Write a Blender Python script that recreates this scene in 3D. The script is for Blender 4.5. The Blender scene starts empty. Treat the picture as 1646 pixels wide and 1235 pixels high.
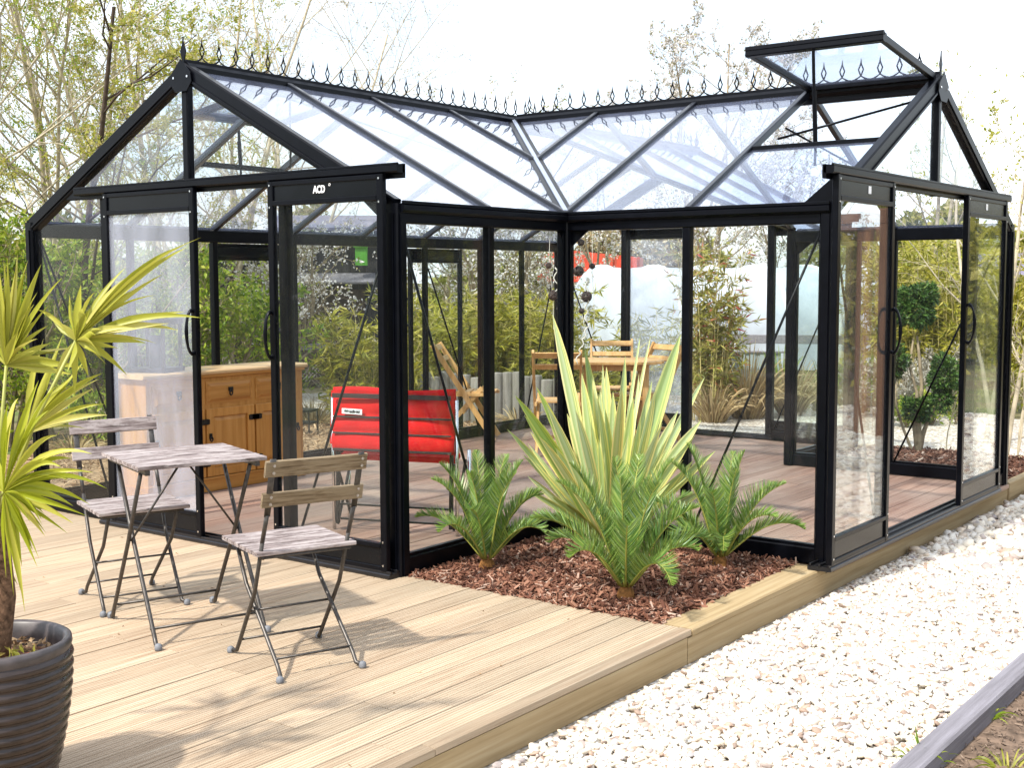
import bpy, math, random
import numpy as np
from mathutils import Vector, Matrix

# ------------------------------------------------------------------ scene, camera, light
SC = bpy.context.scene
COL = SC.collection
R = math.radians
CAM = (4.213, -6.0998, 1.5042)
YAW, PIT, ROLL, FPX = 2.2184, -0.0845, -0.0033, 1995.84
_fw = Vector((math.cos(PIT)*math.cos(YAW), math.cos(PIT)*math.sin(YAW), math.sin(PIT)))
_r = Vector((math.sin(YAW), -math.cos(YAW), 0))
_u = _r.cross(_fw)
_r2 = _r*math.cos(ROLL) + _u*math.sin(ROLL)
_u2 = _u*math.cos(ROLL) - _r*math.sin(ROLL)
cam_d = bpy.data.cameras.new('camera')
cam_d.sensor_width = 36.0
cam_d.lens = FPX/1646*36
cam_d.clip_start = 0.05
cam_d.clip_end = 3000
cam = bpy.data.objects.new('camera', cam_d)
COL.objects.link(cam)
m3 = Matrix((_r2, _u2, -_fw)).transposed()
cam.matrix_world = Matrix.Translation(CAM) @ m3.to_4x4()
SC.camera = cam

SUN_TO = Vector((-0.10, -0.80, 1.02)).normalized()      # towards the sun
world = bpy.data.worlds.new('World')
SC.world = world
world.use_nodes = True
wn = world.node_tree.nodes
wl = world.node_tree.links
bg = wn['Background']
sky = wn.new('ShaderNodeTexSky')
sky.sky_type = 'NISHITA'
sky.sun_disc = False
sky.sun_elevation = math.asin(SUN_TO.z)
sky.sun_rotation = math.atan2(SUN_TO.x, SUN_TO.y)
sky.altitude = 50
sky.air_density = 1.0
sky.dust_density = 2.2
sky.ozone_density = 1.0
# thin bright cloud veil over the blue
tc = wn.new('ShaderNodeTexCoord')
nz = wn.new('ShaderNodeTexNoise')
nz.inputs['Scale'].default_value = 2.2
nz.inputs['Detail'].default_value = 6
nz.inputs['Roughness'].default_value = .55
mp = wn.new('ShaderNodeMapping')
mp.inputs['Scale'].default_value = (1, 1, 2.4)
mp.inputs['Location'].default_value = (3.1, .4, 0)
wl.new(tc.outputs['Generated'], mp.inputs['Vector'])
wl.new(mp.outputs['Vector'], nz.inputs['Vector'])
cr = wn.new('ShaderNodeValToRGB')
cr.color_ramp.elements[0].position = .42
cr.color_ramp.elements[0].color = (.28, .28, .28, 1)
cr.color_ramp.elements[1].position = .66
cr.color_ramp.elements[1].color = (.92, .92, .92, 1)
wl.new(nz.outputs['Fac'], cr.inputs['Fac'])
mx = wn.new('ShaderNodeMix')
mx.data_type = 'RGBA'
wl.new(cr.outputs['Color'], mx.inputs[0])
wl.new(sky.outputs['Color'], mx.inputs[6])
mx.inputs[7].default_value = (9.0, 9.4, 9.9, 1)
wl.new(mx.outputs[2], bg.inputs['Color'])
bg.inputs['Strength'].default_value = 0.128

sun_d = bpy.data.lights.new('sun', 'SUN')
sun_d.energy = 3.1
sun_d.angle = R(2.0)
sun_d.color = (1, .95, .86)
sun = bpy.data.objects.new('sun', sun_d)
COL.objects.link(sun)
sun.rotation_mode = 'QUATERNION'
sun.rotation_quaternion = SUN_TO.to_track_quat('Z', 'Y')
sun.location = (0, -8, 12)

SC.view_settings.view_transform = 'Standard'
SC.view_settings.look = 'None'
SC.view_settings.exposure = 1.0
SC.view_settings.gamma = 1
SC.cycles.use_denoising = True
SC.cycles.max_bounces = 8
SC.cycles.diffuse_bounces = 3
SC.cycles.glossy_bounces = 3
SC.cycles.transmission_bounces = 4
SC.cycles.transparent_max_bounces = 40
SC.cycles.caustics_reflective = False
SC.cycles.caustics_refractive = False
SC.cycles.sample_clamp_indirect = 6

def ray(px, py):
    return (_fw + _r2*((px-823)/FPX) - _u2*((py-617.5)/FPX))
def at_z(px, py, z=0.0):
    d = ray(px, py); t = (z-CAM[2])/d.z
    return Vector(CAM) + d*t
def at_depth(px, py, D):
    return Vector(CAM) + ray(px, py)*D
GZ = -0.15                                               # level of the gravel
def ground(px, D, z=GZ):                                 # the spot on the ground seen at column px, D metres out
    p = at_depth(px, 455, D); p.z = z
    return p
def height_at(py, D):
    return at_depth(823, py, D).z

# ------------------------------------------------------------------ materials
MATS = {}
def newmat(name):
    m = bpy.data.materials.new(name); m.use_nodes = True
    MATS[name] = m
    return m, m.node_tree.nodes, m.node_tree.links, m.node_tree.nodes['Principled BSDF']
def ramp(n, stops):
    c = n.new('ShaderNodeValToRGB'); e = c.color_ramp.elements
    while len(e) < len(stops): e.new(.5)
    for k, (p, col) in enumerate(stops):
        e[k].position = p; e[k].color = (*col, 1)
    return c
def coords(n, l, scale=(1, 1, 1), kind='Object', rot=(0, 0, 0)):
    t = n.new('ShaderNodeTexCoord'); p = n.new('ShaderNodeMapping')
    p.inputs['Scale'].default_value = scale; p.inputs['Rotation'].default_value = rot
    l.new(t.outputs[kind], p.inputs['Vector'])
    return p
def noise(n, l, vec, scale, detail=4, rough=.55, dist=0):
    x = n.new('ShaderNodeTexNoise'); x.inputs['Scale'].default_value = scale
    x.inputs['Detail'].default_value = detail; x.inputs['Roughness'].default_value = rough
    x.inputs['Distortion'].default_value = dist
    l.new(vec.outputs['Vector'], x.inputs['Vector'])
    return x
def mixc(n, l, fac, a, b, mode='MIX'):
    x = n.new('ShaderNodeMix'); x.data_type = 'RGBA'; x.blend_type = mode
    for s, v in ((0, fac), (6, a), (7, b)):
        if hasattr(v, 'outputs'): raise TypeError
        if isinstance(v, bpy.types.NodeSocket): l.new(v, x.inputs[s])
        elif isinstance(v, (int, float)): x.inputs[s].default_value = v
        else: x.inputs[s].default_value = (*v, 1)
    return x.outputs[2]
def bump(n, l, b, h, strength=.3, dist=.01):
    x = n.new('ShaderNodeBump'); x.inputs['Strength'].default_value = strength
    x.inputs['Distance'].default_value = dist
    l.new(h, x.inputs['Height']); l.new(x.outputs['Normal'], b.inputs['Normal'])

def mat_plain(name, col, rough=.5, metal=0, var=.15, scale=8, spec=.5, bmp=0):
    m, n, l, b = newmat(name)
    c = coords(n, l); x = noise(n, l, c, scale, 5)
    lo = tuple(v*(1-var) for v in col); hi = tuple(min(1, v*(1+var)) for v in col)
    r = ramp(n, [(.3, lo), (.7, hi)]); l.new(x.outputs['Fac'], r.inputs['Fac'])
    l.new(r.outputs['Color'], b.inputs['Base Color'])
    b.inputs['Roughness'].default_value = rough; b.inputs['Metallic'].default_value = metal
    b.inputs['Specular IOR Level'].default_value = spec
    if bmp:
        bump(n, l, b, x.outputs['Fac'], bmp, .004)
    return m
def mat_wood(name, cols, axis='y', grain=60, stretch=.03, rough=.7, island=.35, bmp=.25, patch=None, patchscale=.9):
    m, n, l, b = newmat(name)
    s = {'x': (stretch, 1, 1), 'y': (1, stretch, 1), 'z': (1, 1, stretch)}[axis]
    c = coords(n, l, s)
    g = n.new('ShaderNodeNewGeometry')
    add = n.new('ShaderNodeVectorMath'); add.operation = 'ADD'
    mul = n.new('ShaderNodeMath'); mul.operation = 'MULTIPLY'; mul.inputs[1].default_value = 37.0
    l.new(g.outputs['Random Per Island'], mul.inputs[0])
    l.new(c.outputs['Vector'], add.inputs[0]); l.new(mul.outputs[0], add.inputs[1])
    x = n.new('ShaderNodeTexNoise'); x.inputs['Scale'].default_value = grain
    x.inputs['Detail'].default_value = 6; x.inputs['Roughness'].default_value = .65
    l.new(add.outputs[0], x.inputs['Vector'])
    r = ramp(n, [(.25, cols[0]), (.5, cols[1]), (.75, cols[2])])
    l.new(x.outputs['Fac'], r.inputs['Fac'])
    hs = n.new('ShaderNodeHueSaturation')
    mr = n.new('ShaderNodeMapRange'); mr.inputs['To Min'].default_value = 1-island; mr.inputs['To Max'].default_value = 1+island*.6
    l.new(g.outputs['Random Per Island'], mr.inputs['Value']); l.new(mr.outputs[0], hs.inputs['Value'])
    l.new(r.outputs['Color'], hs.inputs['Color'])
    out = hs.outputs['Color']
    if patch:
        c2 = coords(n, l, (1, .45, 1)); y = noise(n, l, c2, patchscale, 5, .62)
        r2 = ramp(n, [(.42, (0, 0, 0)), (.68, (1, 1, 1))]); l.new(y.outputs['Fac'], r2.inputs['Fac'])
        out = mixc(n, l, r2.outputs['Color'], out, mixc(n, l, .6, out, patch))
    l.new(out, b.inputs['Base Color'])
    b.inputs['Roughness'].default_value = rough
    b.inputs['Specular IOR Level'].default_value = .3
    bump(n, l, b, x.outputs['Fac'], bmp, .004)
    return m
def mat_leaf(name, stops, trans=.35, rough=.45, objvar=0):
    m, n, l, b = newmat(name)
    g = n.new('ShaderNodeNewGeometry')
    r = ramp(n, stops); l.new(g.outputs['Random Per Island'], r.inputs['Fac'])
    l.new(r.outputs['Color'], b.inputs['Base Color'])
    b.inputs['Roughness'].default_value = rough; b.inputs['Specular IOR Level'].default_value = .35
    t = n.new('ShaderNodeBsdfTranslucent'); l.new(r.outputs['Color'], t.inputs['Color'])
    mxs = n.new('ShaderNodeMixShader'); mxs.inputs[0].default_value = trans
    l.new(b.outputs[0], mxs.inputs[1]); l.new(t.outputs[0], mxs.inputs[2])
    l.new(mxs.outputs[0], n['Material Output'].inputs['Surface'])
    return m
def mat_glass(name, dust_veil=.03, tint=(.965, .985, .98), f0=.035, dcol=(.86, .88, .95), streak=.5):
    m, n, l, b = newmat(name)
    n.remove(b)
    lw = n.new('ShaderNodeLayerWeight'); lw.inputs['Blend'].default_value = .5
    p = n.new('ShaderNodeMath'); p.operation = 'POWER'; p.inputs[1].default_value = 5
    l.new(lw.outputs['Facing'], p.inputs[0])
    ma = n.new('ShaderNodeMath'); ma.operation = 'MULTIPLY_ADD'
    ma.inputs[1].default_value = .9; ma.inputs[2].default_value = f0
    l.new(p.outputs[0], ma.inputs[0])
    tr = n.new('ShaderNodeBsdfTransparent'); tr.inputs['Color'].default_value = (*tint, 1)
    gl = n.new('ShaderNodeBsdfGlossy'); gl.inputs['Roughness'].default_value = .01
    gl.inputs['Color'].default_value = (.95, .97, 1, 1)
    m1 = n.new('ShaderNodeMixShader'); l.new(ma.outputs[0], m1.inputs[0])
    l.new(tr.outputs[0], m1.inputs[1]); l.new(gl.outputs[0], m1.inputs[2])
    df = n.new('ShaderNodeBsdfDiffuse'); df.inputs['Color'].default_value = (*dcol, 1)
    tl = n.new('ShaderNodeBsdfTranslucent'); tl.inputs['Color'].default_value = (*dcol, 1)
    m0 = n.new('ShaderNodeMixShader'); m0.inputs[0].default_value = .35
    l.new(df.outputs[0], m0.inputs[1]); l.new(tl.outputs[0], m0.inputs[2])
    c = coords(n, l, (1, 1, .25)); x = noise(n, l, c, 5, 5, .6)
    mr = n.new('ShaderNodeMapRange'); mr.inputs['From Min'].default_value = .3; mr.inputs['From Max'].default_value = .7
    mr.inputs['To Min'].default_value = dust_veil*(1-streak); mr.inputs['To Max'].default_value = dust_veil*(1+streak)
    l.new(x.outputs['Fac'], mr.inputs['Value'])
    m2 = n.new('ShaderNodeMixShader'); l.new(mr.outputs[0], m2.inputs[0])
    l.new(m1.outputs[0], m2.inputs[1]); l.new(m0.outputs[0], m2.inputs[2])
    l.new(m2.outputs[0], n['Material Output'].inputs['Surface'])
    return m

BLACK = mat_plain('black powder coat', (.0025, .003, .005), .30, 0, .25, 14, .13)
BARBLK = mat_plain('sheen black bars', (.006, .008, .013), .28, 0, .2, 14, .6)
PANELBLK = mat_plain('black panel', (.003, .0038, .0055), .24, 0, .3, 5, .2)
STEEL = mat_plain('steel screw', (.7, .7, .7), .25, 1, .05)
WHITE = mat_plain('white enamel', (.85, .85, .85), .4, 0, .03)
GLASS = mat_glass('wall glass', .005, f0=.010)
ROOFGLASS = mat_glass('roof glass', .058, tint=(.95, .975, 1.0), dcol=(.60, .69, 1.0), f0=.045)
MILKY = mat_glass('milky door glass', .17, dcol=(.74, .78, .92))  # dense pale bluish veil mixed into the pane
HAZY = mat_glass('hazy door glass', .016, f0=.03)
DECK = mat_wood('deck boards', ((.235, .15, .09), (.46, .345, .235), (.57, .465, .345)), 'y', 95, .02, .75, .17, .35, patch=(.30, .26, .19))
FASCIA = mat_wood('deck edge timber', ((.25, .175, .085), (.37, .275, .15), (.46, .365, .225)), 'y', 40, .03, .75, .18, .3)
INFLOOR = mat_wood('inside boards', ((.17, .085, .058), (.30, .175, .125), (.41, .27, .20)), 'y', 50, .02, .6, .30, .25, patch=(.42, .33, .27), patchscale=1.4)
PINE = mat_wood('waxed pine', ((.30, .125, .025), (.43, .19, .042), (.52, .26, .07)), 'y', 22, .06, .4, .14, .1)
PINEV = mat_wood('waxed pine upright', ((.32, .135, .028), (.46, .21, .048), (.55, .28, .08)), 'z', 22, .06, .4, .14, .1)
PINETOP = mat_wood('waxed pine top', ((.45, .27, .12), (.58, .38, .19), (.66, .47, .27)), 'y', 22, .06, .35, .08, .1)
ACACIA = mat_wood('oiled acacia', ((.42, .21, .06), (.58, .33, .12), (.68, .44, .19)), 'z', 30, .08, .5, .16, .1)
def mat_weather(name, dark, mid, pale, flake):
    m, n, l, b = newmat(name)
    g = n.new('ShaderNodeNewGeometry'); c = coords(n, l, (1, .05, 1))
    add = n.new('ShaderNodeVectorMath'); add.operation = 'ADD'; mul = n.new('ShaderNodeMath'); mul.operation = 'MULTIPLY'; mul.inputs[1].default_value = 23.0
    l.new(g.outputs['Random Per Island'], mul.inputs[0]); l.new(c.outputs['Vector'], add.inputs[0]); l.new(mul.outputs[0], add.inputs[1])
    x = n.new('ShaderNodeTexNoise'); x.inputs['Scale'].default_value = 110; x.inputs['Detail'].default_value = 5; x.inputs['Roughness'].default_value = .7
    l.new(add.outputs[0], x.inputs['Vector'])
    r = ramp(n, [(.34, dark), (.48, mid), (.62, pale)]); l.new(x.outputs['Fac'], r.inputs['Fac'])
    c2 = coords(n, l, (1, .22, 1)); add2 = n.new('ShaderNodeVectorMath'); add2.operation = 'ADD'
    l.new(c2.outputs['Vector'], add2.inputs[0]); l.new(mul.outputs[0], add2.inputs[1])
    y = n.new('ShaderNodeTexNoise'); y.inputs['Scale'].default_value = 26; y.inputs['Detail'].default_value = 6; y.inputs['Roughness'].default_value = .75
    l.new(add2.outputs[0], y.inputs['Vector'])
    r2 = ramp(n, [(.46, (0, 0, 0)), (.58, (1, 1, 1))]); l.new(y.outputs['Fac'], r2.inputs['Fac'])
    mf = n.new('ShaderNodeMath'); mf.operation = 'MULTIPLY'; mf.inputs[1].default_value = .75; l.new(r2.outputs['Color'], mf.inputs[0])
    l.new(mixc(n, l, mf.outputs[0], r.outputs['Color'], flake), b.inputs['Base Color'])
    b.inputs['Roughness'].default_value = .85; b.inputs['Specular IOR Level'].default_value = .25
    bump(n, l, b, x.outputs['Fac'], .7, .004)
    return m
WEATHER = mat_weather('weathered slats', (.05, .038, .036), (.17, .135, .13), (.32, .27, .26), (.42, .375, .365))
WEATHERB = mat_weather('mossy slats', (.085, .06, .035), (.19, .14, .085), (.27, .21, .135), (.27, .215, .14))
IRON = mat_plain('grey painted steel', (.075, .068, .062), .42, .6, .3, 60, .5)
RUBBER = mat_plain('grey rubber foot', (.16, .17, .19), .6, 0, .2, 40)
DARKIRON = mat_plain('black iron fittings', (.012, .010, .009), .45, .5, .2)
RED = mat_plain('red canvas', (.56, .005, .007), .85, 0, .18, 9, .25, .2)
REDDARK = mat_plain('black webbing', (.03, .012, .012), .7, 0, .2, 30)
CHROME = mat_plain('chrome tube', (.75, .75, .76), .2, 1, .05)
POTM = mat_plain('brown glazed pot', (.036, .025, .021), .26, 0, .35, 12, .4, .1)
RIM = mat_plain('worn pot rim', (.06, .050, .05), .4, 0, .5, 18, .5)
CAUDEX = mat_plain('rusty cycad base', (.22, .10, .03), .9, 0, .5, 50, .2, .8)
BARKP = mat_plain('hairy palm bark', (.13, .075, .045), .95, 0, .6, 60, .2, .9)
TRUNK = mat_plain('grey brown bark', (.25, .20, .13), .9, 0, .45, 14, .2, .6)
TWIGPALE = mat_plain('pale twigs', (.46, .40, .29), .9, 0, .35, 10, .2)
TRUNKDK = mat_plain('dark bark', (.075, .055, .042), .9, 0, .4, 14, .2, .5)
SHEDM = mat_wood('black stained boards', ((.018, .017, .019), (.035, .033, .037), (.065, .060, .066)), 'z', 40, .05, .8, .45, .4)
GREYWOOD = mat_wood('silvered timber', ((.11, .105, .115), (.19, .18, .20), (.27, .26, .29)), 'y', 40, .04, .85, .15, .5)
LOGM = mat_wood('grey logs', ((.11, .10, .088), (.19, .175, .155), (.29, .27, .245)), 'z', 30, .06, .85, .3, .4)
POLY = mat_plain('white tunnel film', (.47, .50, .56), .45, 0, .16, 2.2, .4, .25)
POLYRIB = mat_plain('tunnel hoop highlight film', (.62, .64, .67), .45, 0, .05, 2)  # paler than the cover: highlights along the hoops put into the colour
POLYGREY = mat_plain('shaded end film and grey sheeting', (.27, .32, .33), .5, 0, .08, 2, .4)  # shade of the tunnel's right end put into its colour; also grey wall sheeting
TRAILER = mat_plain('orange red steel', (.72, .07, .03), .45, 0, .15, 6)
WICKER = mat_plain('brown wicker', (.055, .035, .028), .7, 0, .5, 60)
RAFFIA = mat_plain('white raffia', (.75, .70, .58), .7, 0, .15)
GREENS = mat_plain('green sign', (.09, .33, .03), .5, 0, .1)
SLATE = mat_plain('violet slates', (.18, .16, .22), .6, 0, .3, 7)
INK = mat_plain('dark ink', (.02, .02, .03), .6, 0, .1)
def stripe_mat():
    m, n, l, b = newmat('variegated blade')
    a = n.new('ShaderNodeAttribute'); a.attribute_name = 'u'
    g = n.new('ShaderNodeNewGeometry')
    r = ramp(n, [(0, (.62, .59, .32)), (.12, (.60, .57, .33)), (.20, (.29, .37, .17)), (.5, (.38, .45, .28)), (.66, (.28, .36, .16))])
    e = r.color_ramp.elements
    for p, c in ((.72, (.55, .54, .24)), (.80, (.26, .34, .13)), (.90, (.66, .60, .26))):
        q = e.new(p); q.color = (*c, 1)
    l.new(a.outputs['Fac'], r.inputs['Fac'])
    r2 = ramp(n, [(0, (.75, .88, .36)), (.25, (1.25, 1.28, .95)), (.7, (1.5, 1.48, 1.4)), (1, (1.5, 1.3, .85))])
    l.new(g.outputs['Random Per Island'], r2.inputs['Fac'])
    c = mixc(n, l, 1.0, r.outputs['Color'], r2.outputs['Color'], 'MULTIPLY')
    l.new(c, b.inputs['Base Color']); b.inputs['Roughness'].default_value = .4
    t = n.new('ShaderNodeBsdfTranslucent'); l.new(c, t.inputs['Color'])
    mxs = n.new('ShaderNodeMixShader'); mxs.inputs[0].default_value = .25
    l.new(b.outputs[0], mxs.inputs[1]); l.new(t.outputs[0], mxs.inputs[2])
    l.new(mxs.outputs[0], n['Material Output'].inputs['Surface'])
    return m
STRIPE = stripe_mat()
PALM = mat_leaf('yellow green fan', [(0, (.30, .31, .03)), (.5, (.43, .43, .055)), (1, (.55, .51, .14))], .3, .4)
PALMG = mat_leaf('lime fan', [(0, (.26, .30, .012)), (.6, (.40, .43, .03)), (1, (.52, .47, .09))], .35, .4)
CYCAD = mat_leaf('cycad green', [(0, (.07, .17, .04)), (.4, (.15, .27, .045)), (.8, (.28, .37, .08)), (1, (.18, .29, .18))], .25, .35)
CYCADST = mat_plain('cycad stalk', (.30, .31, .06), .5, 0, .2)
LF_SPRING = mat_leaf('spring leaves', [(0, (.20, .24, .025)), (.4, (.36, .37, .05)), (.75, (.50, .44, .10)), (1, (.60, .54, .30))], .45)
LF_GREEN = mat_leaf('fresh green leaves', [(0, (.08, .15, .012)), (.4, (.20, .30, .022)), (.8, (.36, .44, .04)), (1, (.50, .50, .10))], .45)
LF_OLIVE = mat_leaf('olive leaves', [(0, (.12, .14, .03)), (.5, (.26, .27, .05)), (1, (.42, .38, .12))])
LF_BAMB = mat_leaf('bamboo leaves', [(0, (.11, .13, .010)), (.4, (.28, .27, .022)), (.8, (.44, .40, .04)), (1, (.55, .48, .12))])
LF_BLOS = mat_leaf('white blossom', [(0, (.20, .20, .09)), (.22, (.42, .36, .28)), (.4, (.72, .68, .66)), (1, (.85, .82, .80))], .3)
LF_PALE = mat_leaf('pale buds', [(0, (.34, .30, .18)), (.6, (.50, .45, .34)), (1, (.66, .60, .50))], .3)
LF_DARK = mat_leaf('dark conifer', [(0, (.02, .05, .010)), (.5, (.045, .11, .018)), (.85, (.10, .18, .03)), (1, (.12, .17, .04))], .15)
LF_RED = mat_leaf('red young leaves', [(0, (.14, .16, .02)), (.5, (.28, .27, .04)), (.85, (.42, .36, .10)), (.97, (.36, .08, .06)), (1, (.42, .06, .06))])
LF_TAN = mat_leaf('dry grass', [(0, (.20, .13, .05)), (.5, (.40, .29, .14)), (1, (.58, .47, .27))], .2)
LF_GREY = mat_leaf('silver shrub', [(0, (.22, .20, .15)), (.5, (.38, .36, .30)), (1, (.52, .50, .44))], .2)
CANE = mat_plain('straw canes', (.50, .42, .16), .6, 0, .3, 5)

# ------------------------------------------------------------------ mesh helpers
class MB:
    def __init__(s):
        s.v, s.f, s.mi = [], [], []
    def face_ids(s, ids, mi=0):
        s.f.append(ids); s.mi.append(mi)
    def box(s, a, b, mi=0):
        x0, y0, z0 = a; x1, y1, z1 = b
        o = len(s.v)
        s.v += [(x0,y0,z0),(x1,y0,z0),(x1,y1,z0),(x0,y1,z0),(x0,y0,z1),(x1,y0,z1),(x1,y1,z1),(x0,y1,z1)]
        for q in ((3,2,1,0),(4,5,6,7),(0,1,5,4),(1,2,6,5),(2,3,7,6),(3,0,4,7)):
            s.face_ids([o+k for k in q], mi)
        return s
    def prism(s, p0, p1, prof, up=(0,0,1), mi=0):
        p0 = Vector(p0); p1 = Vector(p1); d = (p1-p0).normalized(); up = Vector(up)
        if abs(d.dot(up)) > .98: up = Vector((0,1,0)) if abs(d.y) < .9 else Vector((1,0,0))
        sd = d.cross(up).normalized(); u = sd.cross(d).normalized()
        o = len(s.v); n = len(prof)
        for p in (p0, p1):
            for a, b in prof: s.v.append(tuple(p + sd*a + u*b))
        for k in range(n):
            s.face_ids([o+k, o+(k+1)%n, o+n+(k+1)%n, o+n+k], mi)
        s.face_ids([o+k for k in range(n)][::-1], mi); s.face_ids([o+n+k for k in range(n)], mi)
        return s
    def bar(s, p0, p1, w, h, up=(0,0,1), mi=0, ch=None):
        c = min(w, h)*.12 if ch is None else ch
        a, b = w/2, h/2
        prof = [(-a+c,-b),(a-c,-b),(a,-b+c),(a,b-c),(a-c,b),(-a+c,b),(-a,b-c),(-a,-b+c)]
        return s.prism(p0, p1, prof, up, mi)
    def tube(s, pts, rad, n=6, mi=0, caps=True):
        pts = [Vector(p) for p in pts]
        if not hasattr(rad, '__len__'): rad = [rad]*len(pts)
        o = len(s.v); ref = None
        for k, p in enumerate(pts):
            d = (pts[min(k+1, len(pts)-1)] - pts[max(k-1, 0)])
            d = d.normalized() if d.length > 1e-9 else Vector((0,0,1))
            if ref is None:
                ref = Vector((0,0,1)) if abs(d.z) < .9 else Vector((1,0,0))
            sd = d.cross(ref)
            sd = sd.normalized() if sd.length > 1e-6 else d.orthogonal().normalized()
            u = sd.cross(d); ref = u
            for q in range(n):
                t = 2*math.pi*q/n
                s.v.append(tuple(p + (sd*math.cos(t) + u*math.sin(t))*rad[k]))
        for k in range(len(pts)-1):
            for q in range(n):
                s.face_ids([o+k*n+q, o+k*n+(q+1)%n, o+(k+1)*n+(q+1)%n, o+(k+1)*n+q], mi)
        if caps:
            s.face_ids([o+q for q in range(n)][::-1], mi)
            e = o+(len(pts)-1)*n; s.face_ids([e+q for q in range(n)], mi)
        return s
    def lathe(s, prof, n=32, c=(0,0,0), mi=0):
        o = len(s.v)
        for r_, z in prof:
            for q in range(n):
                t = 2*math.pi*q/n
                s.v.append((c[0]+r_*math.cos(t), c[1]+r_*math.sin(t), c[2]+z))
        for k in range(len(prof)-1):
            for q in range(n):
                s.face_ids([o+k*n+q, o+k*n+(q+1)%n, o+(k+1)*n+(q+1)%n, o+(k+1)*n+q], mi)
        return s
    def slab(s, poly, th, mi=0):
        P = [Vector(p) for p in poly]
        nrm = (P[1]-P[0]).cross(P[2]-P[0]).normalized()*th/2
        o = len(s.v); n = len(P)
        s.v += [tuple(p+nrm) for p in P] + [tuple(p-nrm) for p in P]
        s.face_ids([o+k for k in range(n)], mi); s.face_ids([o+n+k for k in range(n)][::-1], mi)
        for k in range(n): s.face_ids([o+k, o+n+k, o+n+(k+1)%n, o+(k+1)%n], mi)
        return s
    def ring(s, c, r_, t, axis, n=24, m=6, sx=1, sy=1, mi=0):
        ax = Vector(axis).normalized(); a = ax.orthogonal().normalized()
        if abs(ax.z) < .5: a = Vector((0,0,1))
        b = ax.cross(a).normalized(); c = Vector(c)
        o = len(s.v)
        for k in range(n):
            th = 2*math.pi*k/n
            d = a*math.cos(th)*sx + b*math.sin(th)*sy
            for q in range(m):
                ph = 2*math.pi*q/m
                s.v.append(tuple(c + d*r_ + (d.normalized()*math.cos(ph) + ax*math.sin(ph))*t))
        for k in range(n):
            for q in range(m):
                s.face_ids([o+k*m+q, o+((k+1)%n)*m+q, o+((k+1)%n)*m+(q+1)%m, o+k*m+(q+1)%m], mi)
        return s
    def build(s, name, mats, parent=None, smooth=False):
        me = bpy.data.meshes.new(name)
        me.from_pydata(s.v, [], s.f)
        ms = mats if isinstance(mats, (list, tuple)) else [mats]
        for m in ms: me.materials.append(m)
        if len(ms) > 1: me.polygons.foreach_set('material_index', s.mi)
        if smooth: me.polygons.foreach_set('use_smooth', [True]*len(s.f))
        me.update()
        o = bpy.data.objects.new(name, me); COL.objects.link(o)
        if parent: o.parent = parent
        return o
def np_mesh(name, V, F, mats, parent=None, smooth=False, attr=None, mi=None):
    V = np.asarray(V, np.float32).reshape(-1, 3); F = np.asarray(F, np.int32); k = F.shape[1]
    me = bpy.data.meshes.new(name)
    me.vertices.add(len(V)); me.vertices.foreach_set('co', V.ravel())
    me.loops.add(F.size); me.loops.foreach_set('vertex_index', F.ravel())
    me.polygons.add(len(F)); me.polygons.foreach_set('loop_start', np.arange(0, F.size, k, dtype=np.int32))
    me.polygons.foreach_set('loop_total', np.full(len(F), k, np.int32))
    for m in (mats if isinstance(mats, (list, tuple)) else [mats]): me.materials.append(m)
    if mi is not None: me.polygons.foreach_set('material_index', np.asarray(mi, np.int32))
    me.polygons.foreach_set('use_smooth', np.full(len(F), smooth))
    if attr is not None:
        a = me.attributes.new('u', 'FLOAT', 'POINT'); a.data.foreach_set('value', np.asarray(attr, np.float32))
    me.update(calc_edges=True)
    o = bpy.data.objects.new(name, me); COL.objects.link(o)
    if parent: o.parent = parent
    return o
def tag(o, label=None, cat=None, group=None, kind=None):
    if label: o['label'] = label
    if cat: o['category'] = cat
    if group: o['group'] = group
    if kind: o['kind'] = kind
    return o
def thing(name, label, cat, loc=(0,0,0), rz=0, group=None):
    o = bpy.data.objects.new(name, None); COL.objects.link(o)
    o.location = loc; o.rotation_euler = (0, 0, rz); o.empty_display_size = .1
    return tag(o, label, cat, group)
def kids(o):
    return [c for c in bpy.data.objects if c.parent == o]
def dup(root, loc, rz, label=None, group=None, scale=None):
    r = root.copy(); COL.objects.link(r); r.location = loc; r.rotation_euler = (0, 0, rz)
    if scale: r.scale = (scale,)*3
    if label: r['label'] = label
    if group: r['group'] = group
    for c in kids(root):
        a = c.copy(); COL.objects.link(a); a.parent = r
        for g in kids(c):
            b = g.copy(); COL.objects.link(b); b.parent = a
    return r

def smoothstep(a, b, x):
    t = min(1, max(0, (x-a)/(b-a))); return t*t*(3-2*t)

# ------------------------------------------------------------------ setting: ground, gravel, deck, floor
W, A, B, H, RZ, YE = 3.19, 1.48, 1.645, 1.88, 2.71, 4.50
def sheet(name, pts, z, m, kind='structure'):
    mb = MB(); mb.v = [(x, y, z) for x, y in pts]; mb.face_ids(list(range(len(pts))))
    return tag(mb.build(name, m), kind=kind)

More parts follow.
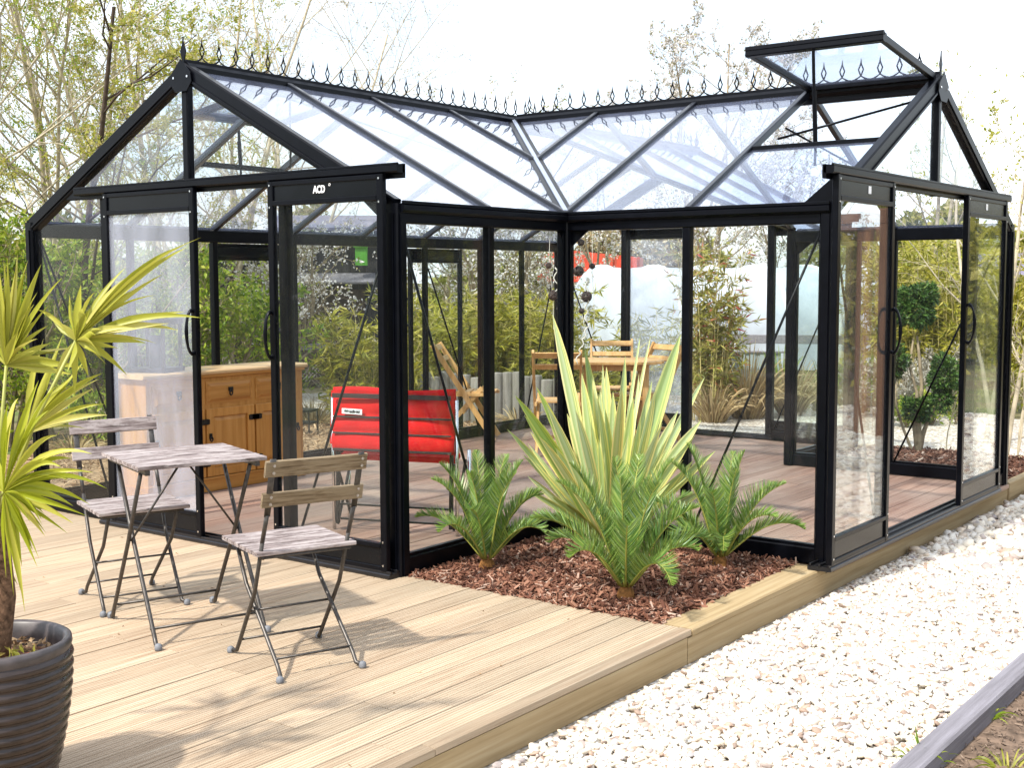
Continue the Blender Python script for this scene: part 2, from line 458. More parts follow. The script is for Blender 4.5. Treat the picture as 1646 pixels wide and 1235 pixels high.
def ground_mat():
    m, n, l, b = newmat('rough ground')
    c = coords(n, l); x = noise(n, l, c, .35, 8, .65); y = noise(n, l, c, 9, 6, .7)
    r = ramp(n, [(.35, (.16, .11, .06)), (.5, (.22, .19, .09)), (.62, (.12, .17, .04))])
    l.new(x.outputs['Fac'], r.inputs['Fac'])
    r2 = ramp(n, [(.3, (.5, .5, .5)), (.7, (1.4, 1.4, 1.4))]); l.new(y.outputs['Fac'], r2.inputs['Fac'])
    l.new(mixc(n, l, 1.0, r.outputs['Color'], r2.outputs['Color'], 'MULTIPLY'), b.inputs['Base Color'])
    b.inputs['Roughness'].default_value = .95
    bump(n, l, b, y.outputs['Fac'], .8, .05)
    return m
def gravel_mat():
    m, n, l, b = newmat('white gravel bed')
    c = coords(n, l)
    v = n.new('ShaderNodeTexVoronoi'); v.inputs['Scale'].default_value = 34
    l.new(c.outputs['Vector'], v.inputs['Vector'])
    r = ramp(n, [(0, (.55, .44, .33)), (.25, (.74, .69, .60)), (1, (.82, .80, .75))])
    s = n.new('ShaderNodeSeparateColor'); l.new(v.outputs['Color'], s.inputs[0]); l.new(s.outputs[0], r.inputs['Fac'])
    r2 = ramp(n, [(.25, (1, 1, 1)), (.75, (.45, .42, .38))]); l.new(v.outputs['Distance'], r2.inputs['Fac'])
    v.feature = 'F1'
    md = n.new('ShaderNodeMath'); md.operation = 'MULTIPLY'; md.inputs[1].default_value = 1.25
    l.new(v.outputs['Distance'], md.inputs[0]); l.new(md.outputs[0], r2.inputs['Fac'])
    l.new(mixc(n, l, 1.0, r.outputs['Color'], r2.outputs['Color'], 'MULTIPLY'), b.inputs['Base Color'])
    b.inputs['Roughness'].default_value = .8
    inv = n.new('ShaderNodeMath'); inv.operation = 'SUBTRACT'; inv.inputs[0].default_value = 1
    l.new(v.outputs['Distance'], inv.inputs[1])
    bump(n, l, b, inv.outputs[0], .9, .02)
    return m
def mulch_mat():
    m, n, l, b = newmat('bark bed')
    c = coords(n, l); x = noise(n, l, c, 45, 6, .7)
    r = ramp(n, [(.3, (.05, .018, .010)), (.5, (.16, .065, .036)), (.72, (.30, .14, .085))])
    l.new(x.outputs['Fac'], r.inputs['Fac']); l.new(r.outputs['Color'], b.inputs['Base Color'])
    b.inputs['Roughness'].default_value = .95; bump(n, l, b, x.outputs['Fac'], .9, .02)
    return m
GROUNDM, GRAVELM, MULCHM = ground_mat(), gravel_mat(), mulch_mat()
SOILM = mat_plain('grey brown soil', (.15, .105, .075), .95, 0, .5, 22, .2, .9)
LITTERM = mat_plain('leaf litter soil', (.25, .17, .10), .95, 0, .5, 18, .2, .9)

sheet('ground', [(-300, -60), (300, -60), (300, 400), (-300, 400)], GZ-.05, GROUNDM)
# the gravel court wraps the deck on the right and behind, with a strip to the left
sheet('gravel_path', [(1.2, -12), (14, -12), (14, 6.4), (4.5, 9.4), (-.4, 8.9), (-3.9, 8.6), (-7.4, 7.9), (-8.6, 7.0), (-10.5, 5.0), (-10.5, 2.8), (-6.8, 3.4), (-5.6, 4.6), (-4.2, 5.2), (1.2, 5.2)], GZ, GRAVELM)

rng = random.Random(7)
nrg = np.random.default_rng(11)
def ico():
    t = (1+5**.5)/2
    v = np.array([(-1,t,0),(1,t,0),(-1,-t,0),(1,-t,0),(0,-1,t),(0,1,t),(0,-1,-t),(0,1,-t),(t,0,-1),(t,0,1),(-t,0,-1),(-t,0,1)], float)
    f = [(0,11,5),(0,5,1),(0,1,7),(0,7,10),(0,10,11),(1,5,9),(5,11,4),(11,10,2),(10,7,6),(7,1,8),(3,9,4),(3,4,2),(3,2,6),(3,6,8),(3,8,9),(4,9,5),(2,4,11),(6,2,10),(8,6,7),(9,8,1)]
    v /= np.linalg.norm(v[0])
    return v, np.array(f)
def ico2():
    v, f = ico(); vs = [tuple(x) for x in v]; cache = {}; nf = []
    def mid(a, b):
        k = (min(a, b), max(a, b))
        if k not in cache:
            p = (np.array(vs[a])+np.array(vs[b])); p /= np.linalg.norm(p); vs.append(tuple(p)); cache[k] = len(vs)-1
        return cache[k]
    for a, b, c in f:
        x, y, z = mid(a, b), mid(b, c), mid(c, a)
        nf += [(a, x, z), (b, y, x), (c, z, y), (x, y, z)]
    return np.array(vs), np.array(nf)
def rand_rot(n, r, tilt=None):
    q = r.normal(size=(n, 4)); q /= np.linalg.norm(q, axis=1)[:, None]
    w, x, y, z = q.T
    return np.stack([np.stack([1-2*(y*y+z*z), 2*(x*y-z*w), 2*(x*z+y*w)], -1), np.stack([2*(x*y+z*w), 1-2*(x*x+z*z), 2*(y*z-x*w)], -1), np.stack([2*(x*z-y*w), 2*(y*z+x*w), 1-2*(x*x+y*y)], -1)], 1)
def scatter(name, P, base, size, ratio, m, r, flat=None, smooth=True, jit=.12):
    v, f = base; n = len(P)
    s = size[:, None]*(1 + r.uniform(-.25, .25, (n, 3)))*np.array(ratio)
    V = v[None]*(1+r.uniform(-jit, jit, (n, len(v), 1)))*s[:, None, :]
    Rm = rand_rot(n, r)
    if flat is not None:                                 # keep the flat side roughly level
        a = r.uniform(0, 2*np.pi, n); t = r.normal(0, flat, (n, 2))
        ca, sa = np.cos(a), np.sin(a)
        Rz = np.zeros((n, 3, 3)); Rz[:, 0, 0] = ca; Rz[:, 0, 1] = -sa; Rz[:, 1, 0] = sa; Rz[:, 1, 1] = ca; Rz[:, 2, 2] = 1
        cx, sx = np.cos(t[:, 0]), np.sin(t[:, 0]); cy, sy = np.cos(t[:, 1]), np.sin(t[:, 1])
        Rx = np.zeros((n, 3, 3)); Rx[:, 0, 0] = 1; Rx[:, 1, 1] = cx; Rx[:, 1, 2] = -sx; Rx[:, 2, 1] = sx; Rx[:, 2, 2] = cx
        Ry = np.zeros((n, 3, 3)); Ry[:, 1, 1] = 1; Ry[:, 0, 0] = cy; Ry[:, 0, 2] = sy; Ry[:, 2, 0] = -sy; Ry[:, 2, 2] = cy
        Rm = Rz @ Rx @ Ry
    V = np.einsum('nij,nkj->nki', Rm, V) + P[:, None, :]
    F = (f[None] + (np.arange(n)*len(v))[:, None, None]).reshape(-1, f.shape[1])
    return np_mesh(name, V.reshape(-1, 3), F, m, smooth=smooth)
PEBM = mat_leaf('white pebbles', [(0, (.20, .15, .12)), (.05, (.40, .28, .21)), (.12, (.33, .31, .31)), (.24, (.56, .46, .35)), (.5, (.66, .60, .50)), (1, (.70, .67, .61))], 0, .6)
def pebble_field():
    near, far = ico2(), ico()
    n = 34000                                            # close to the camera
    x = nrg.uniform(1.72, 3.0, n); y = nrg.uniform(-4.4, 1.2, n)
    sz = np.minimum(.017, nrg.gamma(4, .0022, n)+.0045)
    P = np.stack([x, y, GZ + sz*.35 + nrg.uniform(0, .016, n)], 1)
    k = P[:, 0] < 2.86
    tag(scatter('gravel', P[k], near, sz[k], (1.2, .9, .50), PEBM, nrg, .45), kind='stuff')
    n = 34000                                            # further off, smaller in the picture
    x = nrg.uniform(1.0, 5.4, n); y = nrg.uniform(1.0, 9.0, n)
    sz = nrg.gamma(6, .003, n)+.008
    P = np.stack([x, y, GZ + sz*.35 + nrg.uniform(0, .012, n)], 1)
    k = ((x > 1.72) & (y < 4.9)) | ((y > 5.0) & (y < 8.8+ .1*x))
    tag(scatter('gravel', P[k], far, sz[k], (1.15, .9, .62), PEBM, nrg, .45), kind='stuff')
    n = 9000
    x = nrg.uniform(2.75, 3.05, n); y = nrg.uniform(-.9, 1.2, n)
    sz = nrg.gamma(6, .0026, n)+.006
    k = np.arange(n) < 2400
    P = np.stack([x, y, GZ + sz*.35], 1)
    tag(scatter('gravel', P[k], far, sz[k], (1.15, .9, .62), PEBM, nrg, .45), kind='stuff')
pebble_field()

def deck_boards(name, x0, x1, y0, y1, z, m, wide=.145, gap=.005, seed=1, cuts=()):
    mb = MB(); r = random.Random(seed); x = x0
    while x < x1-.02:
        w = min(wide, x1-x)
        nr = 9; prof = []
        a = -w/2+gap/2; b = w/2-gap/2
        prof.append((a, -.026))
        prof.append((b, -.026))
        top = []
        for k in range(nr):                              # shallow ribs on the walking face
            q0 = a + (b-a)*k/nr; q1 = a + (b-a)*(k+1)/nr
            top += [(q0+.0008, -.0028), (q0+.0028, 0), (q1-.0028, 0), (q1-.0008, -.0028)]
        prof += top[::-1]
        ys = [y0]
        yy = y0 + r.uniform(1.2, 3.6)
        while yy < y1-.8: ys.append(yy); yy += r.uniform(2.8, 3.6)
        ys.append(y1)
        for p, q in zip(ys[:-1], ys[1:]):
            dz = r.uniform(-.0015, .0015)
            mb.prism((x+w/2, p+.0015, z+dz), (x+w/2, q-.0015, z+dz), prof)
        x += wide
    return tag(mb.build(name, m), kind='structure')
deck_boards('deck_floor', -5.2, 1.676, -9.0, -1.47, 0, DECK, seed=3)
deck_boards('inside_floor', -3.24, .02, -1.465, YE+.05, -.004, INFLOOR, seed=5)
deck_boards('inside_floor', .025, 1.70, .01, W+.04, -.004, INFLOOR, seed=6)
mb = MB()
mb.box((-5.2, -9, -.149), (1.63, -1.47, -.0265)); mb.box((-3.23, -1.469, -.149), (.02, YE+.04, -.0305)); mb.box((.021, .02, -.149), (1.63, W+.03, -.0305))
tag(mb.build('deck_base', mat_plain('deck shadow gap', (.06, .045, .03), .9)), kind='structure')
mb = MB()
mb.box((1.632, -9, -.147), (1.670, -1.50, -.030)); mb.box((1.632, -1.496, -.148), (1.671, 4.9, -.034))
tag(mb.build('deck_fascia', FASCIA), kind='structure')

# bark beds
def chips(name, poly_x, poly_y, z, n, seed, parent=None, mound=0, cols=None):
    r = np.random.default_rng(seed)
    x = r.uniform(*poly_x, n); y = r.uniform(*poly_y, n)
    u = (x-poly_x[0])/(poly_x[1]-poly_x[0]); v = (y-poly_y[0])/(poly_y[1]-poly_y[0])
    h = mound*np.sin(np.pi*np.clip(u, 0, 1))*np.sin(np.pi*np.clip(v, 0, 1))
    bx = np.array([(-1,-1,-1),(1,-1,-1),(1,1,-1),(-1,1,-1),(-1,-1,1),(1,-1,1),(1,1,1),(-1,1,1)], float)
    fq = np.array([(3,2,1,0),(4,5,6,7),(0,1,5,4),(1,2,6,5),(2,3,7,6),(3,0,4,7)])
    sz = np.minimum(.021, r.gamma(3, .0032, n)+.005)*(.42 if cols is CRUMBM else 1)
    P = np.stack([x, y, z+h+r.uniform(0, .022, n)], 1)
    return tag(scatter(name, P, (bx, fq), sz, (1.5, .30, .12), cols or CHIPM, r, .5, False, .2), kind='stuff')
CHIPM = mat_leaf('bark chips', [(0, (.05, .020, .012)), (.3, (.12, .046, .027)), (.6, (.20, .085, .05)), (.88, (.30, .155, .10)), (1, (.46, .34, .27))], 0, .85)
CRUMBM = mat_leaf('soil crumbs', [(0, (.06, .04, .028)), (.5, (.15, .105, .075)), (1, (.27, .20, .15))], 0, .9)
LITM = mat_leaf('leaf litter', [(0, (.12, .07, .03)), (.5, (.27, .17, .09)), (1, (.45, .32, .19))], 0, .9)
def mound(name, x0, x1, y0, y1, z, h, m, seed):
    r = np.random.default_rng(seed); nx, ny = 40, 40
    xs = np.linspace(x0, x1, nx); ys = np.linspace(y0, y1, ny)
    X, Y = np.meshgrid(xs, ys, indexing='ij')
    Z = z + h*np.sin(np.pi*(X-x0)/(x1-x0))**.6*np.sin(np.pi*(Y-y0)/(y1-y0))**.6 + r.normal(0, .003, X.shape)
    Z[0] = Z[-1] = z-.03; Z[:, 0] = z-.03; Z[:, -1] = z-.03
    i = np.arange(nx*ny).reshape(nx, ny)
    F = np.stack([i[:-1, :-1], i[1:, :-1], i[1:, 1:], i[:-1, 1:]], -1).reshape(-1, 4)
    return tag(np_mesh(name, np.stack([X, Y, Z], -1), F, m, smooth=True), kind='structure')
mound('bark_bed', .03, 1.515, -1.468, -.02, -.02, .035, MULCHM, 1)
chips('bark_mulch', (.045, 1.52), (-1.475, -.03), -.012, 15000, 21, mound=.035)
mound('bark_bed', .05, 1.62, W+.05, 4.86, -.05, .05, MULCHM, 2)
chips('bark_mulch', (.06, 1.62), (W+.07, 4.86), -.03, 5000, 22, mound=.05)
mb = MB(); mb.bar((1.595, -1.462, -.017), (1.595, -.045, -.017), .162, .034, ch=.006)
tag(mb.build('bed_kerb', FASCIA), kind='structure')
mb = MB(); mb.bar((1.655, W+.10, -.06), (1.655, 5.0, -.06), .06, .12, ch=.006); mb.bar((-.1, 4.93, -.06), (1.62, 4.93, -.06), .12, .06, ch=.006)
tag(mb.build('bed_kerb', FASCIA), kind='structure')
# soil strip with dry leaves along the left flank
mound('soil_bed', -6.6, -3.27, -1.44, 5.0, -.13, .05, LITTERM, 3)
chips('leaf_litter', (-6.4, -3.3), (-1.42, 4.8), -.11, 7000, 23, mound=.05, cols=LITM)
# soil bed behind the grey sleeper at the right
sheet('soil_bed', [(2.93, -9), (8, -9), (8, -.78), (2.93, -.78)], GZ+.03, SOILM)
chips('soil_crumbs', (2.94, 4.2), (-3.6, -.8), GZ+.022, 9000, 24, cols=CRUMBM)
mb = MB(); mb.bar((2.895, -4.4, -.115), (2.895, -.80, -.115), .088, .13, ch=.008)
slp = tag(mb.build('timber_sleeper', GREYWOOD), 'long silvered timber sleeper holding back soil beside the white gravel', 'sleeper')

# ------------------------------------------------------------------ greenhouse
GH = thing('greenhouse', 'black framed glass greenhouse with three gabled wings and iron cresting on the timber deck', 'greenhouse')
K = (RZ-H)/(W/2)
def part(name, mb, m, parent=None, smooth=False): return mb.build(name, m, parent or GH, smooth)
def screw(mb, p, r_=.006, ax=(0, 0, 1), mi=0):
    mb.tube([Vector(p), Vector(p)+Vector(ax)*.004], r_, 8, mi)
# posts and mullions
PC = [(-W, -A), (0, -A), (0, 0), (B, 0), (B, W), (0, W), (0, YE), (-W, YE)]
for x, y in PC:
    s = .078
    cx = x - math.copysign(.5*s, x+W/2)*0
    mb = MB(); mb.bar((x, y, 0), (x, y, H), s, s, (0, 1, 0), ch=.008)
    for dx, dy in ((1, 0), (-1, 0), (0, 1), (0, -1)):    # extruded grooves stand proud of the post
        mb.box((x+dx*.034-.006-(.012 if dy else 0), y+dy*.034-.006-(.012 if dx else 0), .004), (x+dx*.047+.0-(.0 if dx else -.018), y+dy*.047-(.0 if dy else -.018), H-.05))
    part('corner_post', mb, BLACK)
def mullion(x, y, z1=H-.06, w=.045, name='mullion'):
    mb = MB(); mb.bar((x, y, .05), (x, y, z1), w, w, (0, 1, 0)); part(name, mb, BLACK)
mullion(0, -A/2, w=.05); mullion(B/2, 0, w=.05)
for y in (-.74, 0.0, .80, 2.39, 3.19, 3.85): mullion(-W, y)
mullion(B/2, W); mullion(0, (W+YE)/2)
for x in (-W+.8, -.8): mullion(x, -A, 2.0, .06, 'door_post'); mullion(x, YE, 2.0, .06, 'door_post')
for y in (.8, W-.8): mullion(B, y, 2.0, .06, 'door_post')
# base rails
def base(p, q):
    p = Vector((*p, 0)); q = Vector((*q, 0)); d = (q-p).normalized()
    mb = MB()
    mb.bar(p+d*.03+Vector((0, 0, .046)), q-d*.03+Vector((0, 0, .046)), .055, .088, ch=.006)
    mb.bar(p+d*.03+Vector((0, 0, .098)), q-d*.03+Vector((0, 0, .098)), .030, .016)
    part('base_rail', mb, BLACK)
base((0, -A), (0, 0)); base((0, 0), (B, 0)); base((B, W), (0, W)); base((0, W), (0, YE)); base((-W, YE), (-W, -A))
base((-W, -A), (-W+.8, -A)); base((-.8, -A), (0, -A)); base((B, 0), (B, .8)); base((B, W-.8), (B, W)); base((0, YE), (-.8, YE)); base((-W+.8, YE), (-W, YE))
# eave beams with rounded gutter lip
def eave(p, q, out):
    p = Vector((*p, 0)); q = Vector((*q, 0)); o = Vector((*out, 0))
    mb = MB(); z = lambda h: Vector((0, 0, h))
    mb.bar(p+z(H-.052), q+z(H-.052), .062, .090, ch=.006)
    mb.bar(p+o*.042+z(H-.022), q+o*.042+z(H-.022), .034, .046, ch=.012)
    mb.bar(p+o*.052+z(H+.006), q+o*.052+z(H+.006), .012, .016)
    part('eave_beam', mb, BLACK)
eave((0, -A-.01), (0, -.01), (1, 0)); eave((.01, 0), (B+.02, 0), (0, -1)); eave((B+.02, W), (.01, W), (0, 1)); eave((0, W+.01), (0, YE+.02), (1, 0)); eave((-W, YE+.02), (-W, -A-.01), (-1, 0))
# ridges, bars, rafters, valleys
def slope_pt(t, side):                                   # side of the long roof: -1 outer, +1 inner; t 0 eave .. 1 ridge
    return (-W/2 + side*(W/2)*(1-t), H+(RZ-H)*t)
def bar_between(name, p, q, w, h, up):
    mb = MB(); mb.bar(p, q, w, h, up); return part(name, mb, BARBLK if name == 'glazing_bar' else BLACK)
upO, upI = Vector((-K, 0, 1)).normalized(), Vector((K, 0, 1)).normalized()
upN, upF = Vector((0, -K, 1)).normalized(), Vector((0, K, 1)).normalized()
YB = [-A, -A/2, 0, .8, W/2, W-.8, W, 3.85, YE]
for y in YB[1:-1]:
    bar_between('glazing_bar', (-W, y, H), (-W/2, y, RZ), .036, .045, upO)
    xi = 0 if y <= 0 or y >= W else -min(y, W-y)
    if abs(xi+W/2) > .05: bar_between('glazing_bar', (xi, y, H-K*xi), (-W/2, y, RZ), .036, .045, upI)
XB = [-W/2, -.8, 0, B/2, B]
for x in XB[1:-1]:
    yi = 0 if x >= 0 else -x
    if x == 0: pass
    bar_between('glazing_bar', (x, yi, H+K*yi), (x, W/2, RZ), .036, .045, upN)
    bar_between('glazing_bar', (x, W-yi, H+K*yi), (x, W/2, RZ), .036, .045, upF)
for y, n_ in ((0, 1), (W, -1)):
    bar_between('valley_bar', (0, y, H+.005), (-W/2, W/2, RZ+.005), .10, .03, (0, 0, 1))
    VAL = MB(); VAL.bar((0, y, H+.024), (-W/2, W/2, RZ+.022), .03, .012)
    part('valley_cap', VAL, mat_plain('silver valley strip' if y == 0 else 'silver valley strip far', (.42, .47, .58), .3, .8, .1))
def gable_rafter(p, q, up, nrm):
    mb = MB(); mb.bar(Vector(p)-Vector(up)*.022, Vector(q)-Vector(up)*.022, .06, .095, up, ch=.008)
    o = Vector(nrm)*.033
    mb.bar(Vector(p)+o-Vector(up)*.045, Vector(q)+o-Vector(up)*.045, .012, .012, up)
    part('gable_rafter', mb, BLACK)
for y, n_ in ((-A, -1), (YE, 1)):
    gable_rafter((-W, y, H), (-W/2, y, RZ), upO, (0, n_, 0)); gable_rafter((0, y, H), (-W/2, y, RZ), upI, (0, n_, 0))
gable_rafter((B, 0, H), (B, W/2, RZ), upN, (1, 0, 0)); gable_rafter((B, W, H), (B, W/2, RZ), upF, (1, 0, 0))
def ridge(p, q):
    mb = MB(); p = Vector(p); q = Vector(q); z = Vector((0, 0, 1))
    mb.bar(p-z*.012, q-z*.012, .10, .07, ch=.02); mb.bar(p+z*.03, q+z*.03, .05, .022); mb.bar(p-z*.06, q-z*.06, .045, .05)
    part('ridge_beam', mb, BLACK)
ridge((-W/2, -A-.02, RZ), (-W/2, YE+.02, RZ)); ridge((-W/2+.06, W/2, RZ), (B+.02, W/2, RZ))
def cresting(p, q, zb=RZ+.040):
    mb = MB(); p = Vector((*p, zb)); q = Vector((*q, zb)); L = (q-p).length; d = (q-p)/L; n = int(L/.123)
    st = L/n; Z = Vector((0, 0, 1)); t = .0050
    for k in range(n):
        c = p + d*(st*(k+.5))
        arcs = [c + d*(st*(j/6-.5)) + Z*(.030*(1-math.sin(math.pi*(.5+abs(j/6-.5)))**1.0)*0 + .026*(1-abs(2*(j/6)-1))**1.8) for j in range(7)]
        mb.tube(arcs, t, 4)
        top = c + Z*.026
        for s in (-1, 1):
            mb.tube([top, top+d*s*.008+Z*.018, top+d*s*.016+Z*.040, top+d*s*.006+Z*.064, top+Z*.085], [t, t, t, t, t*.8], 4)
        mb.tube([top+Z*.080, top+Z*.112], [t*1.1, .0008], 4)
    part('cresting', mb, BLACK)
cresting((-W/2, -A+.05), (-W/2, YE-.05)); cresting((-W/2+.1, W/2), (B-.05, W/2))
def finial(x, y, alongx=True):                           # flat cut spearhead
    half = [(.018, -.03), (.011, .0), (.010, .015), (.019, .04), (.024, .058), (.018, .075), (.009, .092), (.004, .11), (.0008, .138)]
    out = [(a, z) for a, z in half] + [(-a, z) for a, z in half[::-1]]
    mb = MB(); mb.slab([(x+a, y, RZ+.03+z) if alongx else (x, y+a, RZ+.03+z) for a, z in out], .007)
    part('finial', mb, BLACK)
finial(-W/2, -A-.02); finial(B+.02, W/2, False); finial(-W/2, YE)
# king posts, gussets
for (x, y, ax) in ((-W/2, -A, 0), (-W/2, YE, 0), (B, W/2, 1)):
    mb = MB(); mb.bar((x, y, 2.0), (x, y, RZ-.06), .05, .05, (0, 1, 0)); part('king_post', mb, BLACK)
    mb = MB(); sg = (.042 if ax else (-.042 if y < 0 else .042))
    q = [(0, .06), (.085, -.02), (.095, -.07), (.05, -.12), (-.05, -.12), (-.095, -.07), (-.085, -.02)]
    if ax: mb.slab([(x+sg, y+a, RZ-.02+b) for a, b in q], .006)
    else: mb.slab([(x+a, y+sg, RZ-.02+b) for a, b in q], .006)
    for a in (-.06, .06):
        if ax: screw(mb, (x+.045, y+a, RZ-.06), .007, (1, 0, 0), 1)
        else: screw(mb, (x+a, y+math.copysign(.045, sg), RZ-.06), .007, (0, math.copysign(1, sg), 0), 1)
    part('apex_plate', mb, [BLACK, STEEL])
def gusset(p, u, dz=-1, s=.13):
    p = Vector(p); u = Vector(u)
    mb = MB(); mb.slab([p, p+u*s, p+Vector((0, 0, dz*s*.8))], .006); part('gusset', mb, BLACK)
gusset((0.03, 0, H-.097), (1, 0, 0)); gusset((0, -.03, H-.097), (0, -1, 0), s=.06); gusset((.03, W, H-.097), (1, 0, 0)); gusset((-.03, YE-.02, H-.097), (0, -1, 0), s=.1)
gusset((B+.03, -.036, H-.0), (-1, 0, 0), 1, .17); gusset((-.03, -A-.036, H+.02), (-1, 0, 0), -1, .16)
# glass in walls
def wall_panes(p, q, cuts, z0=.105, z1=H-.10, m=None):
    p = Vector((*p, 0)); q = Vector((*q, 0)); L = (q-p).length; d = (q-p)/L
    cs = [0]+list(cuts)+[L]
    for a, b in zip(cs[:-1], cs[1:]):
        u, v = p+d*(a+.02), p+d*(b-.02)
        mb = MB(); mb.slab([u+Vector((0, 0, z0)), v+Vector((0, 0, z0)), v+Vector((0, 0, z1)), u+Vector((0, 0, z1))], .004)
        part('wall_pane', mb, m or GLASS)
wall_panes((0, -A), (0, 0), [A/2]); wall_panes((0, 0), (B, 0), [B/2]); wall_panes((B, W), (0, W), [B/2]); wall_panes((0, W), (0, YE), [(YE-W)/2])
wall_panes((-W, -A), (-W, 0), [A/2]); wall_panes((-W, W), (-W, YE), [.66])
wall_panes((-W, 0), (-W, .8), []); wall_panes((-W, W-.8), (-W, W), [])
for y in (-A, YE):
    wall_panes((-W, y), (-W+.8, y), [], z1=H-.02); wall_panes((-.8, y), (0, y), [], z1=H-.02)
wall_panes((B, 0), (B, .8), [], z1=H-.02); wall_panes((B, W-.8), (B, W), [], z1=H-.02)
def gable_panes(f, n):                                   # f(s,z) -> point; s -1..1 across the gable
    ztr = 2.05; s1 = 1-(ztr-H)/(RZ-H)
    for sg in (-1, 1):
        mb = MB(); mb.slab([f(sg*.03, ztr), f(sg*(s1-.02), ztr), f(sg*.03, RZ-.06)], .004); part('gable_pane', mb, GLASS)
gable_panes(lambda s, z: (-W/2+s*W/2, -A, z), 0); gable_panes(lambda s, z: (-W/2+s*W/2, YE, z), 0); gable_panes(lambda s, z: (B, W/2+s*W/2, z), 0)
# glass in roofs
def rp(poly): part('roof_pane', MB().slab(poly, .004), ROOFGLASS)
zs = lambda d: H+K*d
VENT_T = .47
for a, b in zip(YB[:-1], YB[1:]):
    a_, b_ = a+.012, b-.012
    t1 = VENT_T if b == 0 else 1
    xr, zr = -W+W/2*t1, H+(RZ-H)*t1
    rp([(-W, a_, H), (xr, a_, zr), (xr, b_, zr), (-W, b_, H)])
    fa = 0 if a <= 0 or a >= W else -min(a, W-a); fb = 0 if b <= 0 or b >= W else -min(b, W-b)
    if abs(fa-fb) < 1e-6 or (fa+W/2 > .02 and fb+W/2 > .02): rp([(fa, a_, zs(-fa)), (fb, b_, zs(-fb)), (-W/2, b_, RZ), (-W/2, a_, RZ)])
    else:
        rp([(fa, a_, zs(-fa)), (-W/2, b_, RZ), (-W/2, a_, RZ)] if fa > fb else [(-W/2, a_, RZ), (fb, b_, zs(-fb)), (-W/2, b_, RZ)])
for a, b in zip(XB[:-1], XB[1:]):
    a_, b_ = a+.012, b-.012
    fa = 0 if a >= 0 else -a; fb = 0 if b >= 0 else -b
    for near in (1, 0):
        Y = (lambda d: d) if near else (lambda d: W-d)
        t1 = W/2*VENT_T if (near and b == B) else W/2
        if fa > W/2-.02: poly = [(a_, Y(W/2), RZ), (b_, Y(fb), zs(fb)), (b_, Y(W/2), RZ)]
        else: poly = [(a_, Y(fa), zs(fa)), (b_, Y(fb), zs(fb)), (b_, Y(t1), zs(t1)), (a_, Y(t1), zs(t1))]
        rp(poly)
# roof vents, hinged at the ridge and propped open
def vent(hinge0, hinge1, outv, L, tilt, cross):
    v = bpy.data.objects.new('roof_vent', None); COL.objects.link(v); v.parent = GH
    h0, h1, o = Vector(hinge0), Vector(hinge1), Vector(outv)
    d = o*math.cos(tilt)+Vector((0, 0, 1))*math.sin(tilt); up = Vector((0, 0, 1))*math.cos(tilt)-o*math.sin(tilt)
    e0, e1 = h0+d*L, h1+d*L
    mb = MB(); mb.bar(h0, e0, .034, .045, up); mb.bar(h1, e1, .034, .045, up)
    ax = (h1-h0).normalized()
    mb.bar(e0-ax*.02, e1+ax*.02, .05, .05, up); mb.bar(h0, h1, .035, .04, up)
    mb.bar(e0+d*.02+up*.02-ax*.02, e1+d*.02+up*.02+ax*.02, .02, .025, up)
    part('vent_frame', mb, BLACK, v)
    part('vent_pane', MB().slab([h0+up*.008, e0+up*.008, e1+up*.008, h1+up*.008], .004), ROOFGLASS, v)
    c0, c1 = Vector(cross[0]), Vector(cross[1])
    mb = MB(); mb.bar(c0, c1, .035, .035); part('vent_sill', mb, BLACK, v)
    mid, mide = (c0+c1)/2, (e0+e1)/2
    mb = MB(); mb.tube([mide-up*.03, mide-up*.03+(mid-mide)*.5], .010, 8); mb.tube([mide+(mid-mide)*.45, mid], .014, 8); mb.tube([mid, mid-Vector((0, 0, .12))], .008, 6)
    part('vent_stay', mb, BLACK, v)
tv = W/2*VENT_T
vent((B/2+.02, W/2-.05, RZ+.01), (B-.01, W/2-.05, RZ+.01), (0, -1, 0), .86, R(7), ((B/2, tv, zs(tv)), (B, tv, zs(tv))))
vent((-W/2-.05, -A/2+.01, RZ+.01), (-W/2-.05, -.02, RZ+.01), (-1, 0, 0), .82, R(-9), ((-W+tv, -A/2, zs(tv)), (-W+tv, 0, zs(tv))))
# wind braces
def rod(p, q): part('brace_rod', MB().tube([p, q], .0075, 8), BLACK, None, True)
zt, zb = H-.11, .06
rod((.0-.012, -A+.04, zt), (-.012, -A/2-.02, zb)); rod((B-.04, .012, zt), (B/2+.02, .012, zb))
rod((-W+.04, -A+.012, zt), (-W+.77, -A+.012, zb)); rod((-.04, -A+.012, zt), (-.77, -A+.012, zb))
rod((-W+.012, -A+.04, zt), (-W+.012, -A/2-.03, zb)); rod((-W+.012, YE-.04, zt), (-W+.012, 3.88, zb))
rod((B-.04, W-.012, zt), (B/2+.02, W-.012, zb)); rod((-W+.04, YE-.012, zt), (-W+.77, YE-.012, zb)); rod((-.04, YE-.012, zt), (-.77, YE-.012, zb))
rod((-W+.012, 2.42, 1.6), (-W+.012, 3.15, zb))
rod((B-.012, .04, 1.9), (B-.012, .77, zb))
rod((B*.55, .95, zs(.95)-.03), (B-.02, 1.5, RZ-.12)); rod((B*.62, W-.55, zs(.55)-.03), (B*.62-.5, W-1.3, zs(1.3)-.03))
for s in (1, -1):                                        # slim ties inside the roofs
    rod((-W/2+.05, -A/2, RZ-.1), (-W/2+s*.75, .0, zs(W/2-.75)-.03))
    rod((-W/2+.04, 2.4, RZ-.1), (-W/2+s*.8, 3.1, zs(W/2-.8)-.03))
